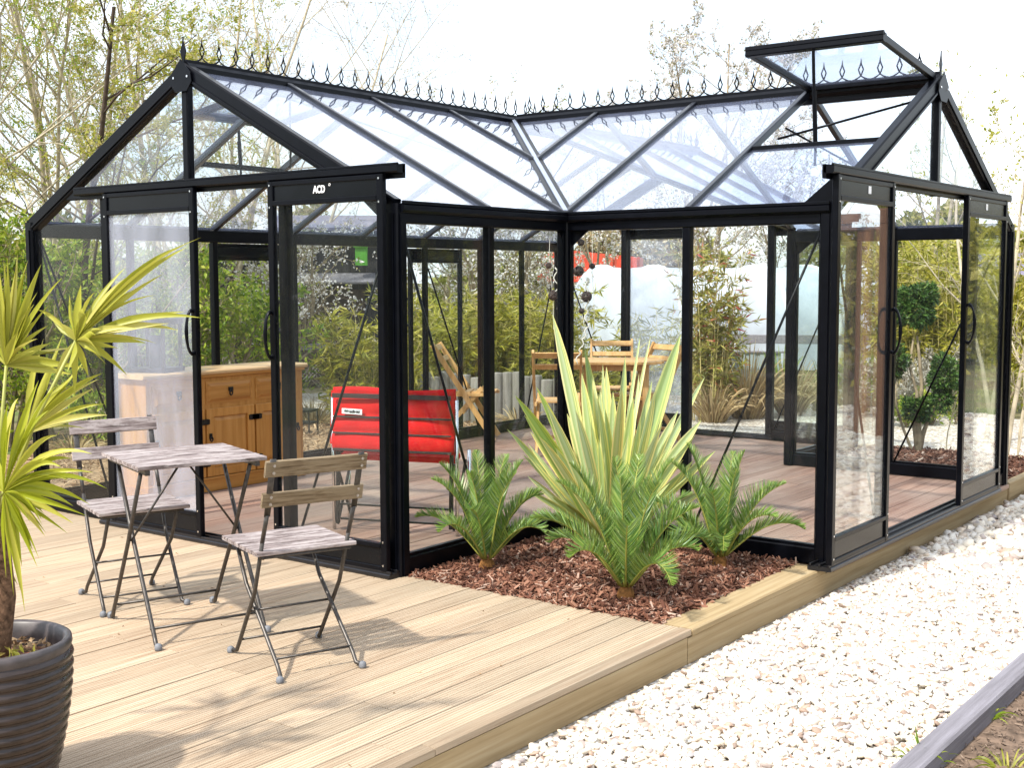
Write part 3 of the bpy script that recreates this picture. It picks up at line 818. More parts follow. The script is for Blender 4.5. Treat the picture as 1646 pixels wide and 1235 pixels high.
# sliding doors
def sliding_door(p, u, nrm, w, z1, glass, handle_at, badge=None, head=.115, foot=True, z0=.035):
    dr = bpy.data.objects.new('sliding_door', None); COL.objects.link(dr); dr.parent = GH
    p = Vector((*p, 0)); u = Vector((*u, 0)); n_ = Vector((*nrm, 0)); Z = Vector((0, 0, 1))
    e = p+u*w; mb = MB(); sw = .042
    for q in (p+u*sw/2, e-u*sw/2):
        mb.bar(q+Z*z0, q+Z*z1, sw, .034, n_)
    mb.bar(p+u*sw+Z*(z1-.012), e-u*sw+Z*(z1-.012), .03, .024); mb.bar(p+u*sw+Z*(z1-head), e-u*sw+Z*(z1-head), .036, .026)
    zk = z0+.13
    mb.bar(p+u*sw+Z*zk, e-u*sw+Z*zk, .034, .024); mb.bar(p+u*sw+Z*(z0+.012), e-u*sw+Z*(z0+.012), .03, .024)
    for q in (p+u*sw/2, e-u*sw/2):
        for z in (z1-.02, z1-head-.02, zk+.02, z0+.03): screw(mb, q+Z*z+n_*.017, .0055, n_, 1)
    part('door_frame', mb, [BLACK, STEEL], dr)
    qd = lambda a, b: [p+u*sw+Z*a, e-u*sw+Z*a, e-u*sw+Z*b, p+u*sw+Z*b]
    hp = part('header_panel', MB().slab(qd(z1-head+.013, z1-.024), .012), PANELBLK, dr)
    part('kick_panel', MB().slab(qd(z0+.024, zk-.012), .012), PANELBLK, dr)
    part('door_pane', MB().slab(qd(zk+.012, z1-head-.013), .005), glass, dr)
    mb = MB(); hq = (p+u*sw*.5 if handle_at == 0 else e-u*sw*.5)
    mb.ring(hq+n_*.030+Z*1.21, .122, .011, u, 32, 8, 1, .30)
    part('door_handle', mb, BLACK, dr, True)
    return dr, p, e, u, n_
DY = -A-.09
ld = sliding_door((-2.281, DY), (1, 0), (0, -1), .845, 2.02, MILKY, 1)
rd = sliding_door((-.825, DY), (1, 0), (0, -1), .83, 2.02, GLASS, 0)
DX = B+.085
nd = sliding_door((DX, -.14), (0, 1), (1, 0), .80, 2.02, HAZY, 1)
fd = sliding_door((DX, 1.945), (0, 1), (1, 0), .87, 2.02, HAZY, 0)
sliding_door((-2.42, YE+.08), (1, 0), (0, 1), .70, 2.02, MILKY, 1); sliding_door((-.88, YE+.08), (1, 0), (0, 1), .80, 2.02, GLASS, 0)
sliding_door((-W-.07, .02), (0, 1), (-1, 0), .74, H-.10, GLASS, 1); sliding_door((-W-.07, 2.25), (0, 1), (-1, 0), .74, H-.10, GLASS, 0)
def text_on(name, body, size, loc, xdir, zdir, m, parent, ext=.0015, sx=1):
    cu = bpy.data.curves.new(name, 'FONT'); cu.body = body; cu.size = size; cu.extrude = ext
    cu.align_x = 'CENTER'; cu.align_y = 'CENTER'; cu.offset = size*.03
    t = bpy.data.objects.new(name, cu)
    x = Vector(xdir).normalized(); y = Vector(zdir).normalized(); z = x.cross(y)
    M = Matrix((x, y, z)).transposed().to_4x4(); M.translation = Vector(loc)
    dg = bpy.context.evaluated_depsgraph_get(); COL.objects.link(t); dg.update()
    me = bpy.data.meshes.new_from_object(t.evaluated_get(bpy.context.evaluated_depsgraph_get()))
    bpy.data.objects.remove(t)
    me.transform(M @ Matrix.Scale(sx, 4, (1, 0, 0))); me.materials.clear(); me.materials.append(m)
    o = bpy.data.objects.new(name, me); COL.objects.link(o); o.parent = parent
    return o
text_on('badge_lettering', 'ACD', .052, (-.44, DY-.0085, 1.963), (1, 0, 0), (0, 0, 1), WHITE, rd[0], sx=.78)
mb = MB(); mb.ring((-.365, DY-.0085, 1.985), .006, .002, (0, 1, 0), 10, 4); part('badge_mark', mb, WHITE, rd[0])
for dr, yy in ((nd[0], .30), (fd[0], 2.36)):
    mb = MB(); mb.slab([(DX+.008, yy-.018, 1.945), (DX+.008, yy+.018, 1.945), (DX+.008, yy+.018, 1.985), (DX+.008, yy-.018, 1.985)], .003)
    part('badge', mb, WHITE, dr)
def track(p, q, z, n_):
    p, q = Vector((*p, z)), Vector((*q, z)); n_ = Vector((*n_, 0)); mb = MB()
    mb.bar(p, q, .055, .042, ch=.008); mb.bar(p-n_*.025-Vector((0, 0, .01)), q-n_*.025-Vector((0, 0, .01)), .02, .07); mb.bar(p+n_*.02+Vector((0, 0, .022)), q+n_*.02+Vector((0, 0, .022)), .012, .012)
    part('door_track', mb, BLACK)
track((-2.58, -A-.075), (.10, -A-.075), 2.043, (0, -1)); track((B+.075, -.20), (B+.075, 2.90), 2.043, (1, 0)); track((-2.6, YE+.07), (.0, YE+.07), 2.043, (0, 1))
for p, q in (((-2.40, -A-.05), (.03, -A-.05)), ((B+.04, -.15), (B+.04, 2.85)), ((-2.5, YE+.05), (0, YE+.05))):
    a, b = Vector((*p, 0)), Vector((*q, 0)); d = (b-a).normalized(); n_ = Vector((d.y, -d.x, 0)); mb = MB()
    mb.bar(a+Vector((0, 0, .014)), b+Vector((0, 0, .014)), .13, .022, ch=.004)
    for o in (-.05, 0, .05): mb.bar(a+n_*o+Vector((0, 0, .03)), b+n_*o+Vector((0, 0, .03)), .010, .016)
    part('threshold', mb, mat_plain('dull threshold', (.03, .03, .034), .3, .6) if 'TH' not in MATS else MATS['TH'])
# horizontal transoms in line with the tracks
for (p, q) in (((-W+.3, -A, 2.03), (-.3, -A, 2.03)), ((-W+.3, YE, 2.03), (-.3, YE, 2.03)), ((B, .3, 2.03), (B, W-.3, 2.03))):
    bar_between('transom', p, q, .04, .05, (0, 0, 1))

# ------------------------------------------------------------------ terrace table and chairs
def bistro_chair(label, loc, rz, mossy):
    t = thing('folding_chair', label, 'chair', loc, rz, 'folding slatted chairs on the terrace')
    hw = .178
    wood = WEATHERB if mossy else WEATHER
    for s in (-1, 1):
        y = s*hw
        mb = MB()
        mb.tube([(-.115, y, .52), (-.02, y, .30), (.165, y, .055), (.195, y, .018), (.225, y+s*.012, .012)], .0085, 8)
        mb.bar((-.24, y, .845), (-.165, y, .62), .024, .005, (1, 0, .35)); mb.tube([(-.165, y, .625), (-.11, y, .51)], .009, 8)
        part('back_leg', mb, IRON, t, True)
        y2 = y - s*.022
        mb = MB(); mb.tube([(.235, y2, .455), (.13, y2, .30), (-.185, y2, .05), (-.212, y2, .018), (-.24, y2+s*.012, .012)], .0085, 8)
        part('front_leg', mb, IRON, t, True)
        for fx, fy in ((.228, y+s*.014), (-.243, y2+s*.014)):
            mb = MB(); mb.lathe([(.001, 0), (.013, 0), (.015, .008), (.013, .022), (.006, .027), (.0005, .028)], 10, (fx, fy, 0)); part('rubber_foot', mb, RUBBER, t, True)
    for q in ([(.155, -hw, .07), (.155, hw, .07)], [(-.165, -hw+.02, .07), (-.165, hw-.02, .07)], [(.05, -hw, .21), (.05, hw, .21)]):
        part('stretcher', MB().tube(q, .005, 6), IRON, t, True)
    mb = MB(); mb.tube([(-.12, -hw, .452), (-.115, hw, .452)], .006, 6); mb.tube([(.24, -hw, .452), (.24, hw, .452)], .006, 6)
    for s in (-1, 1): mb.tube([(-.12, s*hw, .452), (.245, s*hw, .452)], .007, 6)
    part('seat_frame', mb, IRON, t, True)
    for k in range(6):
        x = -.098 + k*.067
        mb = MB(); mb.bar((x, -.205, .468), (x, .205, .468), .058, .016, ch=.003)
        part('seat_slat', mb, WEATHER, t)
    for z0, z1, x0, x1 in ((.775, .84, -.226, -.247), (.655, .715, -.187, -.206)):
        mb = MB()
        mb.bar(((x0+x1)/2+.012, -.205, (z0+z1)/2), ((x0+x1)/2+.012, .205, (z0+z1)/2), .014, z1-z0, (-.3, 0, 1), ch=.003)
        for s in (-1, 1):
            for dz in (-.014, .014):
                screw(mb, ((x0+x1)/2-.008-dz*.3, s*hw, (z0+z1)/2+dz), .006, (-1, 0, 0), 1)
        part('back_slat', mb, [wood, STEEL], t)
    return t
bistro_chair('weathered folding chair at the near side of the slatted table, its mossy back towards us', (.62, -2.77, 0), R(159.5), True)
bistro_chair('weathered folding chair beyond the slatted table, half behind the palm fronds', (-.687, -2.60, 0), R(-20), False)
t = thing('folding_table', 'square folding terrace table with greyed slats and crossed steel legs', 'table', (-.13, -2.715, 0), R(-19.5))
for k in range(7):
    x = -.231 + k*.077
    mb = MB(); mb.bar((x, -.275, .745), (x, .275, .745), .070, .017, ch=.003); part('table_slat', mb, WEATHER, t)
for s in (-1, 1):
    y = s*.235
    for d in (-1, 1):
        yy = y + d*.011
        mb = MB(); mb.tube([(-d*.20, yy, .715), (0, yy, .40), (d*.255, yy, .045), (d*.272, yy, .018), (d*.30, yy, .013)], .0095, 8); part('leg', mb, IRON, t, True)
        mb = MB(); mb.lathe([(.001, 0), (.014, 0), (.016, .008), (.014, .024), (.006, .029), (.0005, .03)], 10, (d*.303, yy, 0)); part('rubber_foot', mb, RUBBER, t, True)
for q in ([(.235, -.235, .075), (.235, .235, .075)], [(-.235, -.235, .075), (-.235, .235, .075)]): part('stretcher', MB().tube(q, .006, 6), IRON, t, True)
for s in (-1, 1):
    mb = MB(); mb.bar((-.26, s*.235, .725), (.26, s*.235, .725), .020, .022); part('side_rail', mb, IRON, t)
    part('brace', MB().tube([(0, s*.235, .40), (-s*.02, s*.02, .72)], .005, 6), IRON, t, True)

# ------------------------------------------------------------------ inside the greenhouse
sb = thing('sideboard', 'waxed pine sideboard with three drawers and three panelled doors', 'sideboard', (-3.0, -.2, 0))
def wp(name, mb, m, parent, smooth=False):               # part given in world coordinates under a moved thing
    o = mb.build(name, m, parent, smooth); r = parent
    while r.parent: r = r.parent
    o.matrix_parent_inverse = Matrix.Translation(-Vector(r.location)); return o
X0, X1, Y0, Y1 = -3.15, -2.80, -.93, .50
mb = MB(); mb.box((X0, Y0, .04), (X1, Y1, .832)); wp('body', mb, PINEV, sb)
mb = MB(); mb.bar(((X0+X1)/2-.005, Y0-.035, .850), ((X0+X1)/2-.005, Y1+.04, .850), X1-X0+.06, .034, ch=.010); wp('top', mb, PINETOP, sb)
mb = MB(); mb.bar((X1+.008, Y0-.012, .825), (X1+.008, Y1+.012, .825), .022, .020); wp('cornice', mb, PINE, sb)
mb = MB(); mb.box((X0, Y0-.012, 0), (X1+.012, Y1+.012, .085)); mb.bar((X1+.010, Y0-.012, .092), (X1+.010, Y1+.012, .092), .018, .014); wp('plinth', mb, PINE, sb)
bw = (Y1-Y0-.06)/3
def raised(mb, y0, y1, z0, z1, f, d0=.0, d1=.014):       # raised and bevelled field standing on plane x=X1
    o = len(mb.v); x = X1
    mb.v += [(x+d0, y0, z0), (x+d0, y1, z0), (x+d0, y1, z1), (x+d0, y0, z1), (x+d1, y0+f, z0+f), (x+d1, y1-f, z0+f), (x+d1, y1-f, z1-f), (x+d1, y0+f, z1-f)]
    for q in ((0, 1, 5, 4), (1, 2, 6, 5), (2, 3, 7, 6), (3, 0, 4, 7), (4, 5, 6, 7)): mb.face_ids([o+k for k in q])
for k in range(3):
    a = Y0+.03+k*bw+.018; b = a+bw-.036
    dr = bpy.data.objects.new('drawer', None); COL.objects.link(dr); dr.parent = sb
    mb = MB(); mb.box((X1-.01, a, .625), (X1+.006, b, .785)); raised(mb, a+.012, b-.012, .637, .773, .022, .006, .018); wp('drawer_front', mb, PINE, dr)
    mb = MB(); c = (a+b)/2
    mb.lathe([(.001, 0), (.016, .002), (.018, .004), (.010, .010), (.001, .012)], 10, (0, 0, 0))
    mb.v = [(X1+.018+z, c+x, .715+y) for x, y, z in mb.v]
    mb.ring((X1+.026, c, .697), .020, .005, (1, .4, 0), 14, 6); mb.bar((X1+.02, c-.02, .722), (X1+.02, c+.02, .722), .012, .028)
    wp('drawer_pull', mb, DARKIRON, dr, False)
    do = bpy.data.objects.new('cupboard_door', None); COL.objects.link(do); do.parent = sb
    a -= .008; b += .008
    mb = MB(); fw_ = .062
    for (y0, y1, z0, z1) in ((a, a+fw_, .105, .590), (b-fw_, b, .105, .590), (a+fw_, b-fw_, .105, .165), (a+fw_, b-fw_, .530, .590)):
        mb.bar((X1+.005, y0, (z0+z1)/2), (X1+.005, y1, (z0+z1)/2), .022, z1-z0, ch=.003)
    wp('door_frame', mb, PINEV, do)
    mb = MB(); raised(mb, a+fw_, b-fw_, .165, .530, .03, .002, .012); wp('door_panel', mb, PINEV, do)
    mb = MB(); hy = b-.004 if k != 2 else a+.004
    for z in (.20, .50):
        for dy in (-.022, 0, .022): mb.bar((X1+.019, hy+dy, z-.02), (X1+.019, hy+dy, z+.02), .030, .007, (1, 0, 0))
        mb.bar((X1+.020, hy-.045, z), (X1+.020, hy+.045, z), .009, .034)
    wp('door_hinge', mb, DARKIRON, do)
    mb = MB(); ky = a+.03 if k != 2 else b-.03
    mb.bar((X1+.02, ky, .375), (X1+.02, ky, .415), .024, .008, (1, 0, 0)); mb.ring((X1+.028, ky, .375), .016, .005, (1, .3, 0), 12, 6)
    wp('door_pull', mb, DARKIRON, do)

ln = thing('lantern', 'square black lantern with a thick candle standing on the pine sideboard', 'lantern', (-2.99, -.70, .867), R(25))
mb = MB(); s = .125
mb.box((-s-.02, -s-.02, 0), (s+.02, s+.02, .03)); mb.box((-s-.02, -s-.02, .33), (s+.02, s+.02, .37))
for x in (-s, s):
    for y in (-s, s): mb.bar((x, y, .03), (x, y, .33), .022, .022, (0, 1, 0))
part('lantern_frame', mb, DARKIRON, ln)
mb = MB(); mb.lathe([(.001, .37), (.10, .372), (.06, .40), (.02, .41), (.001, .41)], 4); part('lantern_roof', mb, DARKIRON, ln)
mb = MB(); mb.lathe([(.001, .03), (.045, .03), (.045, .25), (.001, .255)], 20); part('candle', mb, mat_plain('grey candle', (.09, .09, .10), .5), ln, True)
mb = MB(); mb.ring((0, 0, .44), .035, .005, (1, 0, 0), 16, 6); part('handle', mb, DARKIRON, ln, True)

rs = thing('camping_chair', 'wide red canvas folding seat seen from behind, with a white tag', 'chair', (-.754, -.695, 0), math.atan2(.343, .939))
# local: x across, y away from us
mb = MB(); nx, nz = 24, 18
for j in range(nz+1):
    for i in range(nx+1):
        u, v = i/nx, j/nz; x = -.385+.77*u; z = .49+.37*v
        bul = .016*abs(math.sin(v*math.pi*3.55))**.6 + .006*math.sin(u*9+v*3)
        mb.v.append((x, -.018*math.sin(math.pi*u)-bul+.03*v, z+.008*math.sin(u*7)*v))
for j in range(nz):
    for i in range(nx): mb.face_ids([j*(nx+1)+i, j*(nx+1)+i+1, (j+1)*(nx+1)+i+1, (j+1)*(nx+1)+i])
bk = part('back_rest', mb, RED, rs, True)
so = bk.modifiers.new('thick', 'SOLIDIFY'); so.thickness = .022; so.offset = 1
mb = MB()
for z, h in ((.815, .028), (.690, .012), (.592, .010), (.492, .014)): mb.bar((-.375, -.043, z), (.375, -.043, z), .010, h)
part('webbing_strap', mb, REDDARK, rs)
for s in (-1, 1):
    part('chrome_leg', MB().tube([(s*.395, .0, 0), (s*.395, .0, .80)], .011, 10), CHROME, rs, True); part('chrome_leg', MB().tube([(s*.395, .22, 0), (s*.395, .22, .48)], .011, 10), CHROME, rs, True)
for s in (-1, 1):
    mb = MB(); mb.bar((s*.362, -.02, .04), (s*.362, .02, .84), .022, .022, (0, 1, 0)); part('upright', mb, DARKIRON, rs)
    part('cross_leg', MB().tube([(s*.38, 0, .42), (s*.38, .22, .03)], .009, 8), DARKIRON, rs); part('cross_leg', MB().tube([(s*.372, .22, .42), (s*.372, 0, .03)], .009, 8), DARKIRON, rs)
for z in (.06, .15):
    mb = MB(); mb.bar((-.36, .02, z), (.36, .02, z), .012, .012); part('stretcher', mb, DARKIRON, rs)
mb = MB(); mb.bar((-.37, .06, .44), (-.37+.74, .06, .44), .02, .03); mb.slab([(-.37, .05, .43), (.37, .05, .43), (.37, .13, .46), (-.37, .13, .46)], .025); part('seat', mb, RED, rs)
for s in (-1,):
    mb = MB(); mb.slab([(s*.405, -.01, .52), (s*.405, .12, .66), (s*.405, .02, .84)], .012); part('side_panel', mb, RED, rs)
lb = MB(); lb.slab([(-.315, -.042, .708), (-.185, -.042, .703), (-.185, -.040, .735), (-.315, -.040, .740)], .004)
part('tag', lb, WHITE, rs)
text_on('tag_lettering', 'Westfield', .026, (-.25, -.0455, .7215), (1, 0, -.03), (0, 0, 1), INK, rs, .0006)

def wood_chair(label, loc, rz):
    t = thing('wooden_chair', label, 'chair', loc, rz, 'folding wooden chairs round the table')
    hw = .20
    for s in (-1, 1):
        mb = MB(); mb.bar((-.30, s*hw, .90), (.27, s*hw, 0.01), .022, .048, (1, 0, .6)); part('back_leg', mb, ACACIA, t)
        mb = MB(); mb.bar((.16, s*(hw-.026), .50), (-.27, s*(hw-.026), 0.01), .022, .042, (1, 0, -.6)); part('front_leg', mb, ACACIA, t)
    for z, h in ((.865, .055), (.765, .050)):
        x = -.30 + (.90-z)*.64
        mb = MB(); mb.bar((x, -hw+.011, z), (x, hw-.011, z), .016, h, (-.53, 0, .85)); part('back_slat', mb, ACACIA, t)
    for k in range(5):
        mb = MB(); mb.bar((-.06+k*.075, -hw+.03, .455), (-.06+k*.075, hw-.03, .455), .062, .016); part('seat_slat', mb, ACACIA, t)
    mb = MB(); mb.bar((-.09, -hw+.012, .435), (.28, -hw+.012, .435), .02, .03); mb.bar((-.09, hw-.012, .435), (.28, hw-.012, .435), .02, .03)
    mb.bar((.2, -hw, .12), (.2, hw, .12), .02, .03); mb.bar((-.18, -hw+.02, .12), (-.18, hw-.02, .12), .02, .03)
    part('seat_frame', mb, ACACIA, t)
    return t
FWA = math.atan2(_fw.y, _fw.x); RTA = math.atan2(_r.y, _r.x)
pc = ground(797, 11.6, 0) - Vector((_r.x, _r.y, 0))*.27
wood_chair('folding wooden chair standing alone beside the red canvas seat, seen side on', (pc.x, pc.y, 0), RTA-R(6))
pc = ground(897, 10.6, 0); wood_chair('folding wooden chair with its back to us in front of the wooden table', (pc.x, pc.y, 0), FWA-R(4))
pc = ground(984, 11.95, 0); wood_chair('folding wooden chair beyond the wooden table, facing us', (pc.x, pc.y, 0), FWA+R(176))
pc = ground(1040, 11.3, 0); wood_chair('folding wooden chair at the end of the wooden table, behind the sword leaves', (pc.x, pc.y, 0), RTA+R(218))
pc = ground(990, 11.2, 0)
t = thing('wooden_table', 'oiled wooden garden table with a slatted rounded top inside the greenhouse', 'table', (pc.x, pc.y, 0), RTA)
mb = MB(); n = 8
for k in range(n):
    y = -.36+.09*k+.045; hw = .43*math.sqrt(max(0.05, 1-(abs(y)/.43)**2.6))
    mb.bar((-hw, y, .758), (hw, y, .758), .086, .024)
part('tabletop', mb, ACACIA, t)
for sx in (-1, 1):
    for sy in (-1, 1):
        mb = MB(); mb.bar((sx*.25, sy*.22, 0), (sx*.25, sy*.22, .745), .055, .035, (0, 1, 0)); part('leg', mb, ACACIA, t)
mb = MB(); mb.bar((-.28, -.22, .715), (.28, -.22, .715), .025, .06); mb.bar((-.28, .22, .715), (.28, .22, .715), .025, .06); mb.bar((-.25, -.22, .35), (-.25, .22, .35), .025, .05); mb.bar((.25, -.22, .35), (.25, .22, .35), .025, .05)
part('table_frame', mb, ACACIA, t)

def garland(label, px, D, balls, ribbon):
    r = random.Random(px)
    t = thing('hanging_garland', label, 'garland', tuple(at_depth(px, 500, D)), 0, 'wicker ball garlands hung from the roof')
    o = Vector(t.location); P = lambda x, y: at_depth(x, y, D)-o
    pts = [P(px, 330)] + [P(bx, by) for bx, by, _ in balls] + [P(px+4, 530)]
    part('string', MB().tube(pts, .0022, 4), RAFFIA, t)
    for bx, by, rr in balls:
        mb = MB(); c = P(bx, by)
        for k in range(11): mb.ring(c, rr*r.uniform(.86, 1), rr*.16, (r.gauss(0, 1), r.gauss(0, 1), r.gauss(0, 1)), 14, 4)
        part('wicker_ball', mb, WICKER, t, True)
    for x0, y0, x1, y1, amp in ribbon:
        pts = [P(x0+(x1-x0)*k/18+amp*math.sin(k*1.5+.4*math.sin(k)), y0+(y1-y0)*k/18) + Vector((0, 0, 0)) for k in range(19)]
        part('twisted_ribbon', MB().tube(pts, .005, 5), RAFFIA, t, True)
garland('wicker ball garland with crinkled white ribbon just left of the inner corner post', 886, 9.0, [(882, 427, .022), (889, 475, .034)], [(892, 430, 903, 530, 4)])
garland('wicker ball garland with a dark ring just right of the inner corner post', 936, 9.0, [(934, 390, .024), (930, 436, .034), (943, 477, .036), (935, 500, .020)], [(944, 446, 942, 520, 3), (946, 520, 926, 585, 2.5)])
garland('short garland with one wicker ball in front of the red trailer', 952, 9.4, [(952, 428, .022)], [])

# ------------------------------------------------------------------ plants: builders
def leafcloud(name, P, D, L, Wd, m, r, parent=None, fold=.12, mid=.45):
    P = np.asarray(P, float); D = np.asarray(D, float); n = len(P)
    D /= np.linalg.norm(D, axis=1)[:, None]+1e-9
    q = r.normal(size=(n, 3)); S = np.cross(D, q); S /= np.linalg.norm(S, axis=1)[:, None]+1e-9
    N = np.cross(S, D)
    L = np.broadcast_to(L, (n,))[:, None]; Wd = np.broadcast_to(Wd, (n,))[:, None]
    V = np.stack([P, P+D*L*mid+S*Wd/2+N*Wd*fold, P+D*L, P+D*L*mid-S*Wd/2+N*Wd*fold], 1)
    F = np.arange(4*n).reshape(n, 4)
    return np_mesh(name, V.reshape(-1, 3), F, m, parent)
def rotate_about(v, ang, az, r):
    a = v.orthogonal().normalized(); b = v.cross(a)
    return (v*math.cos(ang) + (a*math.cos(az)+b*math.sin(az))*math.sin(ang)).normalized()
def grow(r, p, d, L, rad, lev, o, tubes, twigs):
    n = 7 if lev == 0 else (5 if lev == 1 else 4)
    pts = [p.copy()]; dirs = []
    for k in range(n):
        d = (d + Vector((r.gauss(0, 1), r.gauss(0, 1), r.gauss(0, .7)))*o['wander'] + Vector((0, 0, o['up']*(.4 if lev else .2)))).normalized()
        p = p + d*(L/n); pts.append(p.copy()); dirs.append(d.copy())
    tip = rad*(.35 if lev < o['levels'] else .4)
    tubes.append((pts, [rad+(tip-rad)*k/n for k in range(n+1)], lev))
    if lev >= o['levels']-1 or lev == o['levels']: twigs.append(pts)
    if lev < o['levels']:
        nc = o['n'][lev]
        nc = max(1, int(nc*r.uniform(.8, 1.2)))
        for k in range(nc):
            t = o['t0'][lev] + (1-o['t0'][lev])*(k+r.random())/nc
            i = min(n-1, int(t*n)); f = t*n-i
            q = pts[i].lerp(pts[i+1], f)
            ang = R(r.gauss(o['ang'][lev], 9)); dd = rotate_about(dirs[i], ang, r.uniform(0, 2*math.pi), r)
            grow(r, q, dd, L*o['len'][lev]*r.uniform(.65, 1.15)*(1.15-.55*t), max(.0025, (rad+(tip-rad)*t)*o['rr']), lev+1, o, tubes, twigs)
TREE = dict(wander=.10, up=.12, levels=3, n=(9, 6, 5), t0=(.28, .2, .15), ang=(48, 45, 45), len=(.5, .5, .5), rr=.55)
def plant(name, label, cat, base, h, rad, stems, spread, bark, leaf, nleaf, lsize, seed, group=None, opt=None, leafup=0, lw=.45, leaf2=None, frac2=0, stemoff=.1, bendto=None):
    o = dict(TREE); o.update(opt or {})
    r = random.Random(seed); g = np.random.default_rng(seed)
    t = thing(name, label, cat, tuple(base), 0, group)
    tubes, twigs = [], []
    for k in range(stems):
        a = r.uniform(0, 6.283); s = spread*r.uniform(.3, 1) if stems > 1 else spread*.3
        d = Vector((math.cos(a)*s, math.sin(a)*s, 1)).normalized()
        p = Vector((math.cos(a), math.sin(a), 0))*stemoff*(r.uniform(.2, 1) if stems > 1 else 0) + Vector((0, 0, -.05))
        grow(r, p, d, h*r.uniform(.78, 1), rad*r.uniform(.7, 1), 0, o, tubes, twigs)
    mb = MB()
    for pts, rr, lev in tubes: mb.tube(pts, rr, 7 if lev == 0 else (5 if lev == 1 else 3), caps=False)
    part('trunk' if stems == 1 else 'stems', mb, bark, t, True)
    seg = []
    for pts in twigs:
        for a, b in zip(pts[1:-1], pts[2:]): seg.append((*a, *b))
    seg = np.array(seg)
    def cloud(nm, n, m, sz, lwid):
        i = g.integers(0, len(seg), n); f = g.random((n, 1))
        P = seg[i, :3]*(1-f)+seg[i, 3:]*f; T = seg[i, 3:]-seg[i, :3]; T /= np.linalg.norm(T, axis=1)[:, None]
        D = T*.6 + g.normal(size=(n, 3))*.75 + np.array([0, 0, leafup])
        P = P + g.normal(size=(n, 3))*sz*.35
        L = sz*g.uniform(.55, 1.25, n)
        leafcloud(nm, P, D, L, L*lwid, m, g, t)
    n2 = int(nleaf*frac2)
    if nleaf-n2: cloud('crown', nleaf-n2, leaf, lsize, lw)
    if n2: cloud('blossom', n2, leaf2, lsize*.8, .8)
    return t
def bamboo(name, label, base, h, n, spread, nleaf, seed, leaf=LF_BAMB, cane=CANE, group=None, ll=.13, lean=.25, low=.18):
    r = random.Random(seed); g = np.random.default_rng(seed)
    t = thing(name, label, 'bamboo', tuple(base), 0, group); mb = MB(); seg = []
    for k in range(n):
        a = r.uniform(0, 6.283); s = spread*math.sqrt(r.random()); p0 = Vector((math.cos(a)*s, math.sin(a)*s, -.03))
        H_ = h*r.uniform(.55, 1); b = Vector((math.cos(a), math.sin(a), 0))*lean*H_*r.uniform(.3, 1.2)
        pts = [p0 + Vector((0, 0, H_*f*(1-.12*f*f))) + b*f*f*1.0 for f in [j/8 for j in range(9)]]
        mb.tube(pts, [.008*(1-.7*j/8) for j in range(9)], 4, caps=False)
        for j in range(1, 8):
            for q in range(3):                            # side twigs at the nodes
                az = r.uniform(0, 6.283); e = pts[j] + Vector((math.cos(az), math.sin(az), r.uniform(-.1, .7)))*r.uniform(.10, .28)
                if j/8 > low: mb.tube([pts[j], e], [.003, .0015], 3, caps=False); seg.append((*pts[j], *e))
    part('canes', mb, cane, t, True)
    seg = np.array(seg); i = g.integers(0, len(seg), nleaf); f = g.random((nleaf, 1))**.6
    P = seg[i, :3]*(1-f)+seg[i, 3:]*f; T = seg[i, 3:]-seg[i, :3]; T /= np.linalg.norm(T, axis=1)[:, None]
    D = T*.8+g.normal(size=(nleaf, 3))*.6+np.array([0, 0, -.25]); L = ll*g.uniform(.6, 1.3, nleaf)
    leafcloud('foliage', P, D, L, L*.17, leaf, g, t, mid=.3)
    return t
def blades(name, B0, tips, width, m, droop, r, parent=None, nseg=7, cols=1, attr=False, vfold=.25, prof=None, sag_pow=2.2):
    # strips from base points to tip points, sagging under their own weight
    B0 = np.asarray(B0, float); T = np.asarray(tips, float); n = len(B0)
    width = np.broadcast_to(width, (n,)); droop = np.broadcast_to(droop, (n,))
    f = np.linspace(0, 1, nseg+1)
    ax = T-B0; L = np.linalg.norm(ax, axis=1)
    C = B0[:, None]+ax[:, None]*f[None, :, None]
    lift = (4*f*(1-f))[None]*droop[:, None]*L[:, None]
    C[:, :, 2] += lift
    tan = np.gradient(C, axis=1); tan /= np.linalg.norm(tan, axis=2)[:, :, None]+1e-9
    face = r.normal(size=(n, 3)); face[:, 2] *= .3
    S = np.cross(tan, face[:, None, :]); S /= np.linalg.norm(S, axis=2)[:, :, None]+1e-9
    N = np.cross(S, tan)
    w = (prof(f) if prof else np.clip(1.15*np.sqrt(np.clip(1-f, 0, 1))*np.minimum(1, .55+f*1.2), 0, 1))
    cs = np.linspace(-1, 1, cols*2+1) if cols > 0 else np.array([-1, 1])
    V = C[:, :, None] + S[:, :, None]*(cs[None, None, :, None]*w[None, :, None, None]*width[:, None, None, None]/2) + N[:, :, None]*(np.abs(cs)[None, None, :, None]*vfold*w[None, :, None, None]*width[:, None, None, None])
    nc = len(cs); idx = np.arange(n*(nseg+1)*nc).reshape(n, nseg+1, nc)
    F = np.stack([idx[:, :-1, :-1], idx[:, :-1, 1:], idx[:, 1:, 1:], idx[:, 1:, :-1]], -1).reshape(-1, 4)
    A_ = np.broadcast_to((cs+1)/2, (n, nseg+1, nc)).ravel() if attr else None
    return np_mesh(name, V.reshape(-1, 3), F, m, parent, True, A_)
